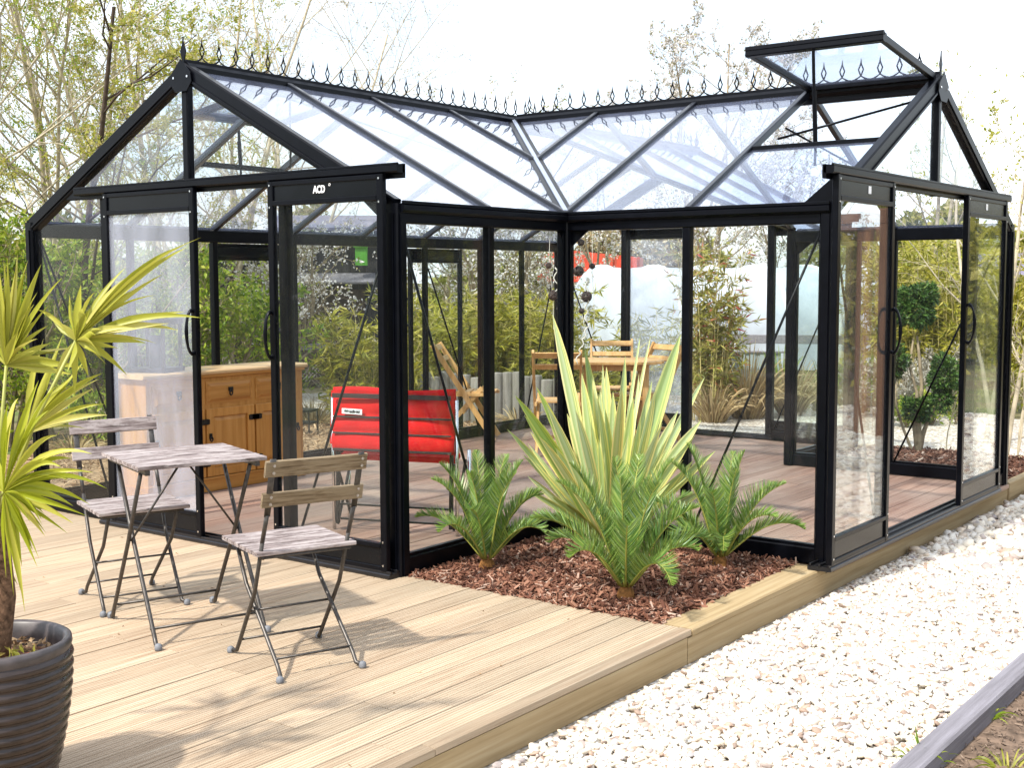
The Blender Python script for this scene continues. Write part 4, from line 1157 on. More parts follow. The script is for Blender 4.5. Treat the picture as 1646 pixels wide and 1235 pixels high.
def tuft(name, label, base, n, h, spread, m, seed, cat='grass', group=None, width=.012, droop=.10):
    g = np.random.default_rng(seed); t = thing(name, label, cat, tuple(base), 0, group)
    a = g.uniform(0, 2*np.pi, n); s = np.sqrt(g.random(n))
    B0 = np.stack([np.cos(a)*s*spread*.25, np.sin(a)*s*spread*.25, np.full(n, -.03)], 1)
    e = s**.8; L = h*g.uniform(.6, 1.1, n)
    T = B0+np.stack([np.cos(a+g.normal(0, .4, n))*e*spread, np.sin(a+g.normal(0, .4, n))*e*spread, L*(1-.65*e**2)], 1)
    blades('blades', B0, T, width*g.uniform(.6, 1.3, n), m, droop+.16*e, g, t, 6, 0)
    return t
def cycad(label, base, Lf, nf, seed, el=(82, 40), rot=0):
    r = random.Random(seed); g = np.random.default_rng(seed)
    t = thing('cycad', label, 'cycad', tuple(base), rot, 'cycads in the bark bed')
    mb = MB(); mb.lathe([(.001, -.03), (.04, -.03), (.045, .0), (.035, .03), (.015, .05), (.001, .055)], 14); part('caudex', mb, CAUDEX, t, True)
    for k in range(nf):
        az = 2*math.pi*(k*.382+.04*r.random()); q = k/(nf-1)
        e0 = R(el[0]+(el[1]-el[0])*q+r.uniform(-5, 5)); L = Lf*r.uniform(.85, 1.1)*(.8+.2*math.sin(math.pi*min(1, q+.3)))
        n = 16; p = Vector((math.cos(az), math.sin(az), 0))*.03+Vector((0, 0, .05)); pts = [p.copy()]; e = e0; dirs = []
        tw = r.uniform(-.1, .1)
        for j in range(n):
            e -= R(2.5 + 9.0*q)*(j/n)**1.6*1.25
            d = Vector((math.cos(az+tw*j/n)*math.cos(e), math.sin(az+tw*j/n)*math.cos(e), math.sin(e))); dirs.append(d)
            p = p+d*(L/n); pts.append(p.copy())
        fr = bpy.data.objects.new('frond', None); COL.objects.link(fr); fr.parent = t
        mb = MB(); mb.tube(pts, [.0065*(1-.8*j/n) for j in range(n+1)], 5); part('stalk', mb, CYCADST, fr, True)
        P, D, Ls = [], [], []
        m = 125
        for j in range(m):
            f = .04+.96*j/(m-1); i = min(n-1, int(f*n)); c = pts[i].lerp(pts[i+1], f*n-i); d = dirs[i]
            side = d.cross(Vector((0, 0, 1))); side = side.normalized() if side.length > .05 else Vector((-math.sin(az), math.cos(az), 0)); up = side.cross(d)
            ll = .120*(Lf/.6)*(math.sin(math.pi*min(1, .10+f*.9))**.55)*(.3+.7*min(1, f*3))
            for s in (-1, 1):
                v = (side*s*.80 + d*(.62+.6*f) + up*.62 + Vector((r.gauss(0, .05), r.gauss(0, .05), r.gauss(0, .05)))).normalized()
                P.append(c); D.append(v); Ls.append(max(.012, ll*r.uniform(.9, 1.08)))
        Ls = np.array(Ls); P = np.array([tuple(x) for x in P]); D = np.array([tuple(x) for x in D])
        blades('leaflets', P, P+D*Ls[:, None], .0042, CYCAD, -.05, g, fr, 3, 0, prof=lambda f: np.array([.6, 1, .8, .05]))
    return t

# ------------------------------------------------------------------ plants in the front bed and the potted palm
cycad('cycad with upright green fronds nearest the terrace, left of the sword leaves', at_z(783, 912, .02), .56, 17, 4, (86, 44))
cycad('largest cycad at the front edge of the bark bed', at_z(1006, 958, .02), .62, 19, 9, (87, 42))
cycad('cycad close to the right hand corner post, one frond over the kerb', at_z(1158, 908, .02), .57, 16, 14, (84, 36), .6)
base = at_z(985, 872, .02)
flax = thing('variegated_flax', 'tall spiky flax with cream striped sword leaves in the bark bed', 'flax', tuple(base))
g = np.random.default_rng(5); r = random.Random(5)
tips = [(888, 505, 6.9, .085), (1094, 538, 7.2, .115), (940, 560, 7.5, .075), (1005, 572, 7.3, .075), (828, 636, 6.6, .08), (862, 622, 6.8, .07), (905, 600, 7.4, .07), (935, 600, 6.9, .08), (975, 590, 7.0, .075),
        (1018, 640, 6.8, .07), (1048, 612, 7.1, .07), (1072, 596, 7.4, .06), (1133, 606, 7.2, .06), (1127, 676, 6.8, .09), (1150, 725, 6.9, .07), (1090, 660, 7.0, .075), (1118, 640, 7.5, .06), (843, 668, 6.7, .07),
        (815, 690, 6.9, .055), (878, 650, 6.5, .07), (960, 640, 6.5, .07), (1000, 625, 6.4, .075), (1046, 540, 7.6, .03), (1030, 534, 7.7, .028), (1105, 720, 6.6, .07), (865, 700, 6.4, .06), (1060, 690, 6.4, .07), (925, 660, 6.4, .075)]
B0, T, Wd = [], [], []
for x, y, D, w in tips:
    p = at_depth(x, y, D)-base; T.append(tuple(p)); Wd.append(w*.80)
for k in range(80):
    a = r.uniform(0, 6.283); e = r.random()**.7; L = r.uniform(.55, 1.05)*(1-.15*e)
    T.append((math.cos(a)*e*.58, math.sin(a)*e*.58, L*(1-.35*e*e))); Wd.append(r.uniform(.035, .065))
T = np.array(T); n = len(T); dirh = T[:, :2]/(np.linalg.norm(T[:, :2], axis=1)[:, None]+.15)
B0 = np.concatenate([dirh*.075+g.normal(0, .015, (n, 2)), np.full((n, 1), -.03)], 1)
class FaceCam:                                            # broad faces of the blades look roughly outwards from the clump
    def normal(s, size):
        out = np.concatenate([dirh+g.normal(0, .35, dirh.shape), np.full((n, 1), .1)], 1)
        out[:28] = -np.array(_fw)*1.0+g.normal(0, .28, (28, 3))
        flip = g.random(n) < .45
        out[flip] = out[flip] + np.array([.9, -1.1, 0])
        return out
blades('leaves', B0, T, np.array(Wd), STRIPE, .045, FaceCam(), flax, 10, 4, True, .18, lambda f: np.clip(np.where(f < .55, .45+f*1.0, 1-((f-.55)/.45)**2.4), .02, 1))

pd_ = 3.60; pc = at_depth(-14, 1028, pd_); PH = pc.z
pot = thing('plant_pot', 'ribbed brown glazed pot with a worn rim at the left edge of the terrace', 'pot', (pc.x, pc.y, 0))
prof = [(.001, 0), (.145, 0)]
nr = 13
for k in range(nr*6+1):
    f = k/(nr*6); z = .012+(PH-.05)*f; rr = .148+.068*math.sin(f*math.pi*.5)**.9
    prof.append((rr+.0095*abs(math.sin(f*nr*math.pi)), z))
mb = MB(); mb.lathe(prof, 56); part('body', mb, POTM, pot, True)
mb = MB(); mb.lathe([(.214, PH-.042), (.222, PH-.022), (.220, PH-.006), (.210, PH), (.199, PH-.008), (.195, PH-.05), (.188, PH-.12)], 56); part('rim', mb, RIM, pot, True)
mb = MB(); mb.lathe([(.190, PH-.075), (.10, PH-.055), (.001, PH-.05)], 40); part('soil', mb, MULCHM, pot, True)
g = np.random.default_rng(3); n = 420
a = g.uniform(0, 6.283, n); s = np.sqrt(g.random(n))*.175
o = leafcloud('leaf_scraps', np.stack([np.cos(a)*s, np.sin(a)*s, PH-.066+g.random(n)*.02], 1), g.normal(size=(n, 3))*[1, 1, .3], .028, .014, LITM, g, pot)
n = 70; a = g.normal(-.2, .5, n); s = g.uniform(.08, .16, n)
leafcloud('foliage', np.stack([np.cos(a)*s, np.sin(a)*s, PH-.05+g.random(n)*.03], 1), g.normal(size=(n, 3)), .028, .012, LF_RED, g, pot)

ptop = at_depth(-6, 838, 3.58)
palm = thing('fan_palm', 'potted fan palm with yellow green fan fronds reaching over the terrace', 'palm', (pc.x, pc.y, PH-.06))
po = Vector(palm.location)
pts = [Vector((.01, .0, -.02)), (at_depth(6, 960, 3.6)-po), ptop-po]
mb = MB(); r = random.Random(8)
mb.tube([pts[0], pts[0].lerp(pts[1], .5), pts[1], pts[1].lerp(pts[2], .5), pts[2], pts[2]+Vector((0, 0, .06))], [.042, .037, .034, .032, .030, .015], 14)
for k in range(260):                                     # hairy fibres
    f = r.random(); a = r.uniform(0, 6.283); c = pts[0].lerp(pts[2], f); q = c+Vector((math.cos(a), math.sin(a), 0))*.031
    mb.tube([q, q+Vector((math.cos(a)*.015, math.sin(a)*.015, r.uniform(-.05, .04)))], [.0022, .0006], 3, caps=False)
part('trunk', mb, BARKP, palm, True)
def fan(hub, blades_px, D, mat, seed, fill=6, wid=.026, droop=.06):
    fr = bpy.data.objects.new('frond', None); COL.objects.link(fr); fr.parent = palm
    g = np.random.default_rng(seed); r = random.Random(seed)
    h = at_depth(hub[0], hub[1], D)-po
    st = ptop-po
    mb = MB(); mid = (st+h)/2+Vector((0, 0, .03)); mb.tube([st, mid, h], [.008, .006, .005], 6); part('stalk', mb, CYCADST, fr, True)
    T = [];
    for b in blades_px:
        x, y = b[:2]; dd = b[2] if len(b) > 2 else r.uniform(-.08, .08)
        T.append(tuple(at_depth(x, y, D+dd)-po))
    base_n = len(T)
    for k in range(fill):
        i = r.randrange(base_n); j = r.randrange(base_n); f = r.random()*.5; a, b = Vector(T[i]), Vector(T[j])
        v = (a*(1-f)+b*f)-h; T.append(tuple(h+v.normalized()*r.uniform(.7, .95)*max((a-h).length, .1)+Vector((0, 0, -.01))))
    n = len(T); B_ = np.tile(np.array(h), (n, 1)); T = np.array(T)
    cv = np.array(-_fw)
    class FN:
        def normal(s, size): return np.tile(cv, (n, 1))*.7+g.normal(size=(n, 3))*.55+np.array([0, 0, .5])
    blades('leaf_segments', B_, T, wid*g.uniform(.8, 1.2, n), mat, droop*g.uniform(.3, 1.6, n), FN(), fr, 9, 1, False, .35, lambda f: np.clip(np.where(f < .42, .12+f*2.1, 1-((f-.42)/.58)**1.5), .02, 1))
fan((10, 588), [(-8, 395), (12, 415), (28, 408), (45, 418), (66, 425), (100, 446), (60, 470), (45, 495), (-25, 420), (118, 560, .1), (138, 592), (115, 602), (60, 545), (-40, 470), (62, 512), (-50, 540)], 3.55, PALM, 31, 16, .022, .05)
fan((122, 548), [(323, 382), (300, 398), (240, 432), (202, 430), (130, 458), (112, 474), (152, 470), (323, 511), (286, 531), (272, 520), (205, 604), (190, 560), (218, 528), (108, 598), (142, 605), (155, 562), (95, 520), (60, 498), (88, 610), (120, 640)], 3.5, PALM, 32, 14, .021, .07)
fan((6, 792), [(96, 618), (62, 612), (30, 640), (12, 650), (78, 660), (172, 786), (145, 812), (140, 830), (118, 842), (72, 862), (60, 912), (22, 958), (40, 985), (10, 930), (-20, 700), (-40, 760), (148, 730), (150, 760), (92, 700), (68, 845), (105, 760)], 3.45, PALMG, 33, 20, .021, .13)
fan((-40, 700), [(-160, 620), (-190, 700), (-150, 560), (-90, 520), (-180, 780), (-120, 860), (-60, 560), (-200, 740)], 3.7, PALM, 34, 8, .027, .10)
fan((40, 700), [(95, 560), (140, 575), (150, 625), (100, 540), (170, 650), (140, 690), (60, 560), (165, 600), (70, 545)], 3.8, PALM, 35, 4, .022, .08)
fan((-30, 850), [(-120, 960), (-60, 1000), (-140, 900), (20, 985), (-10, 1010), (28, 940), (-90, 990)], 3.6, PALMG, 36, 4, .022, .10)

# ------------------------------------------------------------------ garden behind the greenhouse
# shed, fence and low wall
p = ground(560, 19.5)
shed = thing('garden_shed', 'black stained boarded shed with a shallow roof behind the blossom', 'shed', (p.x, p.y, GZ), YAW-R(90)+R(8))
mb = MB(); r = random.Random(4)
for (x0, x1, y, zt) in ((-1.05, .75, 0, 2.45),):
    x = x0
    while x < x1: mb.box((x, -.02+r.uniform(-.004, .004), 0), (x+.115, .02, zt)); x += .121
part('front_boards', mb, SHEDM, shed)
mb = MB(); mb.box((-1.04, .021, 0), (-1.0, 2.2, 2.4)); mb.box((.72, .021, 0), (.76, 2.2, 2.4)); mb.box((-.99, 2.16, 0), (.71, 2.2, 2.4)); part('side_wall', mb, SHEDM, shed)
mb = MB(); mb.slab([(-1.2, -.25, 2.43), (.9, -.25, 2.43), (.9, 2.4, 2.75), (-1.2, 2.4, 2.75)], .05); part('roof', mb, SLATE, shed)
mb = MB(); mb.slab([(-.95, -.42, 1.60), (.42, -.42, 1.60), (.42, -.03, 1.74), (-.95, -.03, 1.74)], .03); part('porch_roof', mb, GREYWOOD, shed)
mb = MB(); mb.box((-.75, -.055, .05), (.25, -.026, 1.5)); part('door', mb, TRUNKDK, shed)
p = at_depth(581, 410, 19.2)
t = thing('bird_box', 'bright green box hung high on the black shed', 'bird box', tuple(p), YAW-R(90))
mb = MB(); mb.box((-.09, -.06, -.16), (.09, .06, .12)); part('box', mb, GREENS, t)
mb = MB(); mb.slab([(-.11, -.10, .12), (.11, -.10, .12), (.11, .07, .19), (-.11, .07, .19)], .015); part('lid', mb, GREENS, t)
def board_fence(label, pa, Da, pb, Db, h, seed):
    a, b = ground(pa, Da), ground(pb, Db); L = (b-a).length; r = random.Random(seed)
    t = thing('board_fence', label, 'fence', tuple(a), math.atan2(b.y-a.y, b.x-a.x))
    mb = MB(); x = 0
    while x < L: mb.box((x, -.012, .03), (x+.13, .012, h+r.uniform(-.02, .02))); x += .137
    part('boards', mb, SHEDM, t)
    k = 0
    while k*1.8 < L:
        mb = MB(); mb.box((k*1.8-.04, .013, 0), (k*1.8+.04, .10, h+.06)); part('post', mb, SHEDM, t); k += 1
    return t
board_fence('tall dark boarded fence behind the shrubs at the left', -60, 16.5, 470, 18.5, 1.95, 6)
a, b = ground(455, 17.0), ground(536, 17.4); L = (b-a).length
t = thing('mesh_fence', 'short chain link fence with a grey top rail below the shed', 'fence', tuple(a), math.atan2(b.y-a.y, b.x-a.x))
mb = MB(); mb.bar((0, 0, .72), (L, 0, .72), .07, .085); part('rail', mb, GREYWOOD, t)
mb = MB()
for k in range(int(L/.06)+12):
    for s in (-1, 1):
        x0 = k*.06-.66*(s < 0)*0; x0, x1 = k*.06-.34, k*.06+.34
        if s < 0: x0, x1 = x1, x0
        if min(x0, x1) > -.1 and max(x0, x1) < L+.1: mb.tube([(x0, 0, .02), (x1, .004*s, .69)], .003, 3, caps=False)
part('mesh', mb, STEEL, t)
for x in (0, L):
    mb = MB(); mb.bar((x, .04, 0), (x, .04, .78), .06, .06, (0, 1, 0)); part('post', mb, GREYWOOD, t)
# palisade of upright logs holding the bamboo bed
a, b = ground(668, 14.2), ground(892, 13.6); L = (b-a).length
t = thing('log_edging', 'row of upright silvered logs edging the bamboo bed', 'edging', tuple(a), math.atan2(b.y-a.y, b.x-a.x))
x = .05; r = random.Random(12)
while x < L:
    q = r.uniform(.06, .085); hh = r.uniform(.54, .62); mb = MB()
    mb.lathe([(q, -.05), (q*1.02, .2), (q*.97, hh-.01), (q*.88, hh), (.001, hh+.005)], 12, (x+q, r.uniform(-.02, .02), 0)); part('log', mb, LOGM, t, True); x += 2*q-.012
# white polytunnel
p = ground(1172, 23.4)
pt = thing('polytunnel', 'long white film polytunnel with rounded ends', 'polytunnel', (p.x, p.y, GZ), RTA+R(14))
mb = MB(); n, m = 26, 40; r = random.Random(5)
LX, RY, HZ = 2.55, 1.5, 1.86
for i in range(m+1):
    x = -LX+2*LX*i/m
    rib = .985+.015*abs(math.cos(i/m*math.pi*5))**.5
    for j in range(n+1):
        th = math.pi*j/n; c = math.copysign(abs(math.cos(th))**.72, math.cos(th)); s_ = abs(math.sin(th))**.62
        mb.v.append((x+r.uniform(-.004, .004), -RY*c*rib, HZ*s_*rib+r.uniform(-.006, .006)))
for i in range(m):
    for j in range(n): mb.face_ids([i*(n+1)+j, i*(n+1)+j+1, (i+1)*(n+1)+j+1, (i+1)*(n+1)+j])
part('cover', mb, POLY, pt, True)
for x, sg in ((-LX, -1), (LX, 1)):
    mb = MB(); ids = []
    for k in range(7):
        f = math.cos(k/6*math.pi/2); ox = .42*math.sin(k/6*math.pi/2)
        for j in range(n+1):
            th = math.pi*j/n; c = math.copysign(abs(math.cos(th))**.72, math.cos(th)); s_ = abs(math.sin(th))**.62
            mb.v.append((x+sg*ox, -RY*c*max(.02, f)*1.001, HZ*s_*(.35+.65*max(.02, f))*1.001))
    for k in range(6):
        for j in range(n): mb.face_ids([k*(n+1)+j, k*(n+1)+j+1, (k+1)*(n+1)+j+1, (k+1)*(n+1)+j])
    part('end_sheet', mb, POLY if sg < 0 else POLYGREY, pt, True)
for i in range(6):
    x = -LX+.02+i*(2*LX-.04)/5; pts = []
    for j in range(n+1):
        th = math.pi*j/n; c = math.copysign(abs(math.cos(th))**.72, math.cos(th)); pts.append((x, -RY*1.004*c, HZ*1.004*abs(math.sin(th))**.62))
    part('hoop', MB().tube(pts, .045, 8), POLYRIB, pt, True)
# rail fence before the tunnel
def rail_fence(label, pa, Da, pb, Db, h, n):
    a, b = ground(pa, Da), ground(pb, Db); L = (b-a).length
    t = thing('rail_fence', label, 'fence', tuple(a), math.atan2(b.y-a.y, b.x-a.x))
    mb = MB(); mb.bar((-.1, 0, h-.07), (L+.1, 0, h-.07), .04, .13); part('rail', mb, GREYWOOD, t)
    for k in range(n):
        mb = MB(); mb.bar((L*k/(n-1), .07, 0), (L*k/(n-1), .07, h+.05), .09, .09, (0, 1, 0)); part('post', mb, GREYWOOD, t)
rail_fence('low grey rail fence running in front of the polytunnel', 1165, 18.5, 1620, 17.6, .82, 5)
a, b = ground(1150, 18.9), ground(1262, 18.7)
t = thing('low_wall', 'low pale sheeted wall under the rail fence', 'wall', tuple(a), math.atan2(b.y-a.y, b.x-a.x))
mb = MB(); L = (b-a).length
for k in range(int(L/.076)): mb.box((k*.076, -.01-.012*(k % 2), 0), (k*.076+.0755, .02, .52))
part('sheeting', mb, POLYGREY, t)
mb = MB(); mb.bar((-.02, 0, .535), (L+.02, 0, .535), .08, .03); part('capping', mb, GREYWOOD, t)
# orange red trailer and far barn
p = ground(950, 34.0)
t = thing('farm_trailer', 'orange red tipping trailer standing beyond the polytunnel', 'trailer', (p.x, p.y, GZ), RTA-R(10))
mb = MB(); o = [( -1.35, 1.55, 2.55), (1.35, 1.55, 2.22)]
mb.slab([(-1.35, -.7, 1.55), (1.35, -.7, 1.60), (1.35, -.7, 2.22), (-1.35, -.7, 2.50)], .05); mb.slab([(-1.35, .7, 1.55), (1.35, .7, 1.60), (1.35, .7, 2.22), (-1.35, .7, 2.50)], .05)
mb.slab([(-1.35, -.674, 1.55), (-1.35, .674, 1.55), (-1.35, .674, 2.50), (-1.35, -.674, 2.50)], .05); mb.slab([(1.35, -.674, 1.6), (1.35, .674, 1.6), (1.35, .674, 2.22), (1.35, -.674, 2.22)], .05); mb.slab([(-1.32, -.67, 1.53), (1.32, -.67, 1.58), (1.32, .67, 1.58), (-1.32, .67, 1.53)], .05)
part('body', mb, TRAILER, t)
for k in range(5):
    x = -1.28+k*.64; mb = MB(); mb.bar((x, -.76, 1.55), (x, -.76, 2.46-.26*(k/4)), .07, .06, (0, 1, 0)); part('rib', mb, TRAILER, t)
mb = MB(); mb.bar((-1.4, 0, 1.40), (2.2, 0, 1.40), .5, .15); part('chassis', mb, TRUNKDK, t)
for x in (-.8, .4):
    for y in (-.75, .75):
        mb = MB(); mb.tube([(x, y-.12, .62), (x, y+.12, .62)], .62, 22); mb.tube([(x, y-.13, .62), (x, y+.13, .62)], .3, 14); part('wheel', mb, RUBBER, t)
p = ground(1668, 26)
t = thing('open_barn', 'dark open fronted barn with a violet grey roof at the right edge', 'barn', (p.x, p.y, GZ), RTA-R(4))
DKB = mat_plain('dark opening barn boards', (.012, .012, .014), .8)  # darkness of the open front put into the wall colour
mb = MB(); mb.box((-.9, 2.0, 0), (1.6, 2.05, 1.55)); mb.box((-.9, .0, 0), (-.85, 1.99, 1.55)); mb.box((1.55, 0, 0), (1.6, 1.99, 1.55)); part('wall', mb, DKB, t)
mb = MB(); mb.slab([(-1.05, -.2, 1.5), (1.75, -.2, 1.5), (1.75, 1.3, 2.15), (-1.05, 1.3, 2.15)], .06); mb.slab([(-1.05, 2.4, 1.5), (1.75, 2.4, 1.5), (1.75, 1.3, 2.15), (-1.05, 1.3, 2.15)], .06); part('roof', mb, SLATE, t)
p = ground(483, 12.6)
t = thing('plant_stand', 'small black metal stand out on the dry soil beyond the sideboard', 'stand', (p.x, p.y, GZ+.05), .3)
mb = MB(); mb.box((-.13, -.10, .26), (.13, .10, .285)); mb.box((-.13, -.10, .14), (.13, .10, .155)); part('shelf', mb, DARKIRON, t)
for x in (-.12, .12):
    for y in (-.09, .09): part('leg', MB().tube([(x, y, 0), (x, y, .26 if x > 0 else .44)], .009, 6), DARKIRON, t)

# ---- trees at the left
sparse = dict(n=(10, 7, 5), len=(.46, .5, .5), wander=.09)
LT = 'tall spring trees at the left'
plant('tree', 'tall leafy tree at the far left edge of the photo', 'tree', ground(-25, 14.5), 6.6, .045, 3, .22, TWIGPALE, LF_GREEN, 15000, .048, 101, LT, sparse)
plant('tree', 'tall tree with pale upright twigs behind the left corner post', 'tree', ground(62, 17), 7.6, .05, 3, .20, TWIGPALE, LF_SPRING, 15000, .046, 102, LT, sparse)
plant('tree', 'thin tree with a dark crooked trunk left of the gable', 'tree', ground(128, 13.5), 5.3, .055, 1, .3, TRUNKDK, LF_SPRING, 6000, .045, 103, LT, dict(n=(9, 6, 4), wander=.19, len=(.5, .5, .5)))
plant('tree', 'yellow green tree rising behind the slope of the left gable', 'tree', ground(196, 16.5), 7.2, .05, 3, .22, TWIGPALE, LF_SPRING, 15000, .046, 104, LT, sparse)
plant('tree', 'tall bare stemmed tree behind the gable finial', 'tree', ground(262, 18.5), 7.9, .06, 2, .18, TWIGPALE, LF_SPRING, 9000, .042, 105, LT, sparse)
plant('tree', 'leafy tree seen through the left gable glass', 'tree', ground(290, 15.5), 4.4, .045, 2, .25, TWIGPALE, LF_SPRING, 9000, .046, 106, LT, sparse)
plant('tree', 'thin budding tree just right of the gable finial', 'tree', ground(352, 17.5), 6.6, .045, 2, .20, TWIGPALE, LF_PALE, 5000, .04, 107, LT, sparse)
plant('tree', 'wide bare tree whose arching twigs reach over the roof ridge', 'tree', ground(425, 20), 7.2, .05, 4, .24, TWIGPALE, LF_PALE, 9000, .036, 108, LT, dict(n=(12, 8, 5), len=(.50, .5, .5), wander=.11, up=.07))
# ---- shrubs at the left
SH = 'shrubs behind the left wing'
shr = dict(n=(8, 6, 4), len=(.5, .5, .5), t0=(.12, .15, .1), wander=.12, levels=3)
def shrub(label, px, D, h, leaf, n, size, seed, spread=.55, stems=6, group=SH, lw=.42, bark=None, **k):
    return plant('shrub', label, 'shrub', ground(px, D), h, .022, stems, spread, bark or TRUNK, leaf, n, size, seed, group, shr, .1, lw, stemoff=.25, **k)
shrub('bright green shrub at the left edge behind the potted palm', 0, 12.6, 2.5, LF_GREEN, 6500, .075, 201)
shrub('yellow green shrub between the left corner post and the left sliding door', 100, 12.9, 2.3, LF_GREEN, 6000, .075, 202)
shrub('loose green shrub behind the hazy sliding door', 205, 13.4, 2.1, LF_GREEN, 5200, .075, 203)
shrub('sunlit green shrub behind the pine sideboard', 318, 13.4, 1.65, LF_GREEN, 5200, .08, 204)
shrub('low green shrub in front of the dark fence, right of the sideboard shrub', 392, 14.2, 1.5, LF_GREEN, 3800, .08, 205)
shrub('dark leaved shrub low beside the left corner post', 45, 13.6, 1.4, LF_OLIVE, 4200, .07, 206)
shrub('small green shrub at the foot of the left wall', 160, 12.0, .75, LF_GREEN, 1800, .07, 207)
# ---- white blossom
BL = 'white blossom trees behind the greenhouse'
blo = dict(n=(8, 7, 5), len=(.55, .5, .5), t0=(.22, .15, .1), wander=.13)
def blossom(label, px, D, h, n, seed, stems=3, spread=.5, leaf=LF_OLIVE, size=.05, frac=.8, o=None):
    return plant('blossom_tree', label, 'blossom tree', ground(px, D), h, .05, stems, spread, TRUNK, leaf, n, size, seed, BL, o or blo, 0, .5, LF_BLOS, frac, .2)
blossom('white blossom bush against the dark fence above the sideboard', 380, 16.6, 2.55, 6500, 301)
blossom('white blossom bush before the black shed, left of the green box', 448, 17.2, 2.45, 4200, 302)
blossom('white blossom tree right of the black shed', 712, 18.8, 2.9, 8000, 303)
blossom('white blossom tree behind the bamboo, left of the inner corner post', 795, 18.5, 3.0, 8500, 304)
blossom('white blossom bush touching the end of the polytunnel', 852, 19.2, 2.2, 4500, 305)
blossom('tallest blossom tree, rising above the right hand roof', 1118, 24, 6.6, 26000, 306, 5, .17, size=.06, frac=.93, o=dict(n=(10, 7, 5), len=(.36, .5, .5), t0=(.22, .15, .1), wander=.10))
blossom('blossom tree seen through the right hand roof glass, left of the tallest', 985, 27, 5.0, 9000, 307, 3, .35, size=.07)
blossom('distant blossom tree showing just above the meeting of the ridges', 800, 32, 6.3, 6000, 308, 3, .25, size=.075)
blossom('blossom tree behind the polytunnel to the right', 1262, 28, 4.3, 9000, 309, 3, .4, size=.07)
# ---- bamboo
BB = 'bamboo clumps round the greenhouse'
bamboo('bamboo', 'yellow green bamboo bush behind the red canvas seat', ground(592, 13.6), 1.62, 28, .36, 4600, 401, group=BB)
bamboo('bamboo', 'dense bamboo in the log edged bed, seen right of the red seat', ground(712, 15.0), 1.9, 40, .6, 6000, 402, group=BB)
bamboo('bamboo', 'bright bamboo in the middle of the log edged bed', ground(778, 14.9), 1.75, 44, .55, 7000, 403, group=BB)
bamboo('bamboo', 'bamboo at the right end of the log edged bed, behind the inner corner post', ground(855, 14.7), 1.9, 44, .6, 7000, 404, group=BB)
bamboo('bamboo', 'short bright bamboo behind the wooden table', ground(972, 14.6), 1.0, 20, .35, 2600, 405, group=BB)
bamboo('bamboo', 'tall bamboo with reddish leaves left of the opening in the back wall', ground(1142, 14.4), 2.5, 30, .26, 4600, 406, LF_RED, group=BB, lean=.10, ll=.11)
bamboo('bamboo', 'sparse bamboo standing against the polytunnel', ground(1060, 15.4), 1.5, 22, .55, 2200, 407, LF_OLIVE, group=BB)
bamboo('bamboo', 'straw coloured cane bamboo behind the clipped cloud tree', ground(1452, 16.6), 2.8, 46, .6, 5000, 408, group=BB, lean=.12, low=.3)
bamboo('bamboo', 'tall bamboo behind the opening of the right hand doors', ground(1530, 16.2), 2.7, 46, .6, 7000, 409, group=BB, lean=.15)
bamboo('bamboo', 'bamboo seen through the farthest right sliding door', ground(1600, 15.6), 2.4, 40, .5, 6000, 410, group=BB, lean=.15)
# ---- clipped cloud tree
p = at_z(1478, 731, -.02); cl = thing('cloud_pruned_tree', 'clipped cloud tree with four dark green pads in the rear bark bed', 'topiary', tuple(p))
Dt = (p-Vector(CAM)).dot(_fw); P = lambda x, y, d=0: at_depth(x, y, Dt+d)-p
mb = MB(); root = P(1476, 735)
for tgt, mids, rr in (((1474, 540), [(1474, 690), (1482, 620), (1478, 575)], .022), ((1468, 545), [(1470, 690), (1474, 630), (1462, 590)], .018), ((1512, 640), [(1483, 700), (1490, 680)], .022), ((1440, 610), [(1466, 725), (1452, 690), (1440, 650)], .014), ((1478, 670), [(1477, 710)], .030)):
    mb.tube([root]+[P(*q) for q in mids]+[P(*tgt)], [rr*1.3]+[rr*(1-.5*k/len(mids)) for k in range(len(mids))]+[rr*.4], 7)
part('trunk', mb, TRUNK, cl, True)
g = np.random.default_rng(77)
for cx_, cy_, rx, rz_, n in ((1470, 494, .165, .185, 3000), (1441, 580, .085, .125, 1200), (1517, 606, .125, .165, 2000), (1476, 658, .105, .10, 1200), (1490, 476, .095, .09, 700), (1515, 642, .09, .09, 600)):
    c = np.array(P(cx_, cy_)); v = g.normal(size=(n, 3)); v /= np.linalg.norm(v, axis=1)[:, None]
    lump = 1+.16*np.sin(v[:, 0]*5+cx_)+.13*np.sin(v[:, 2]*6+cy_)+.10*np.sin(v[:, 1]*7)
    q = v*np.array([rx, rx, rz_])*lump[:, None]*(g.random((n, 1))**.22)
    leafcloud('foliage_pad', c+q, v+g.normal(size=(n, 3))*.7, .045*g.uniform(.6, 1.3, n), .018, LF_DARK, g, cl)
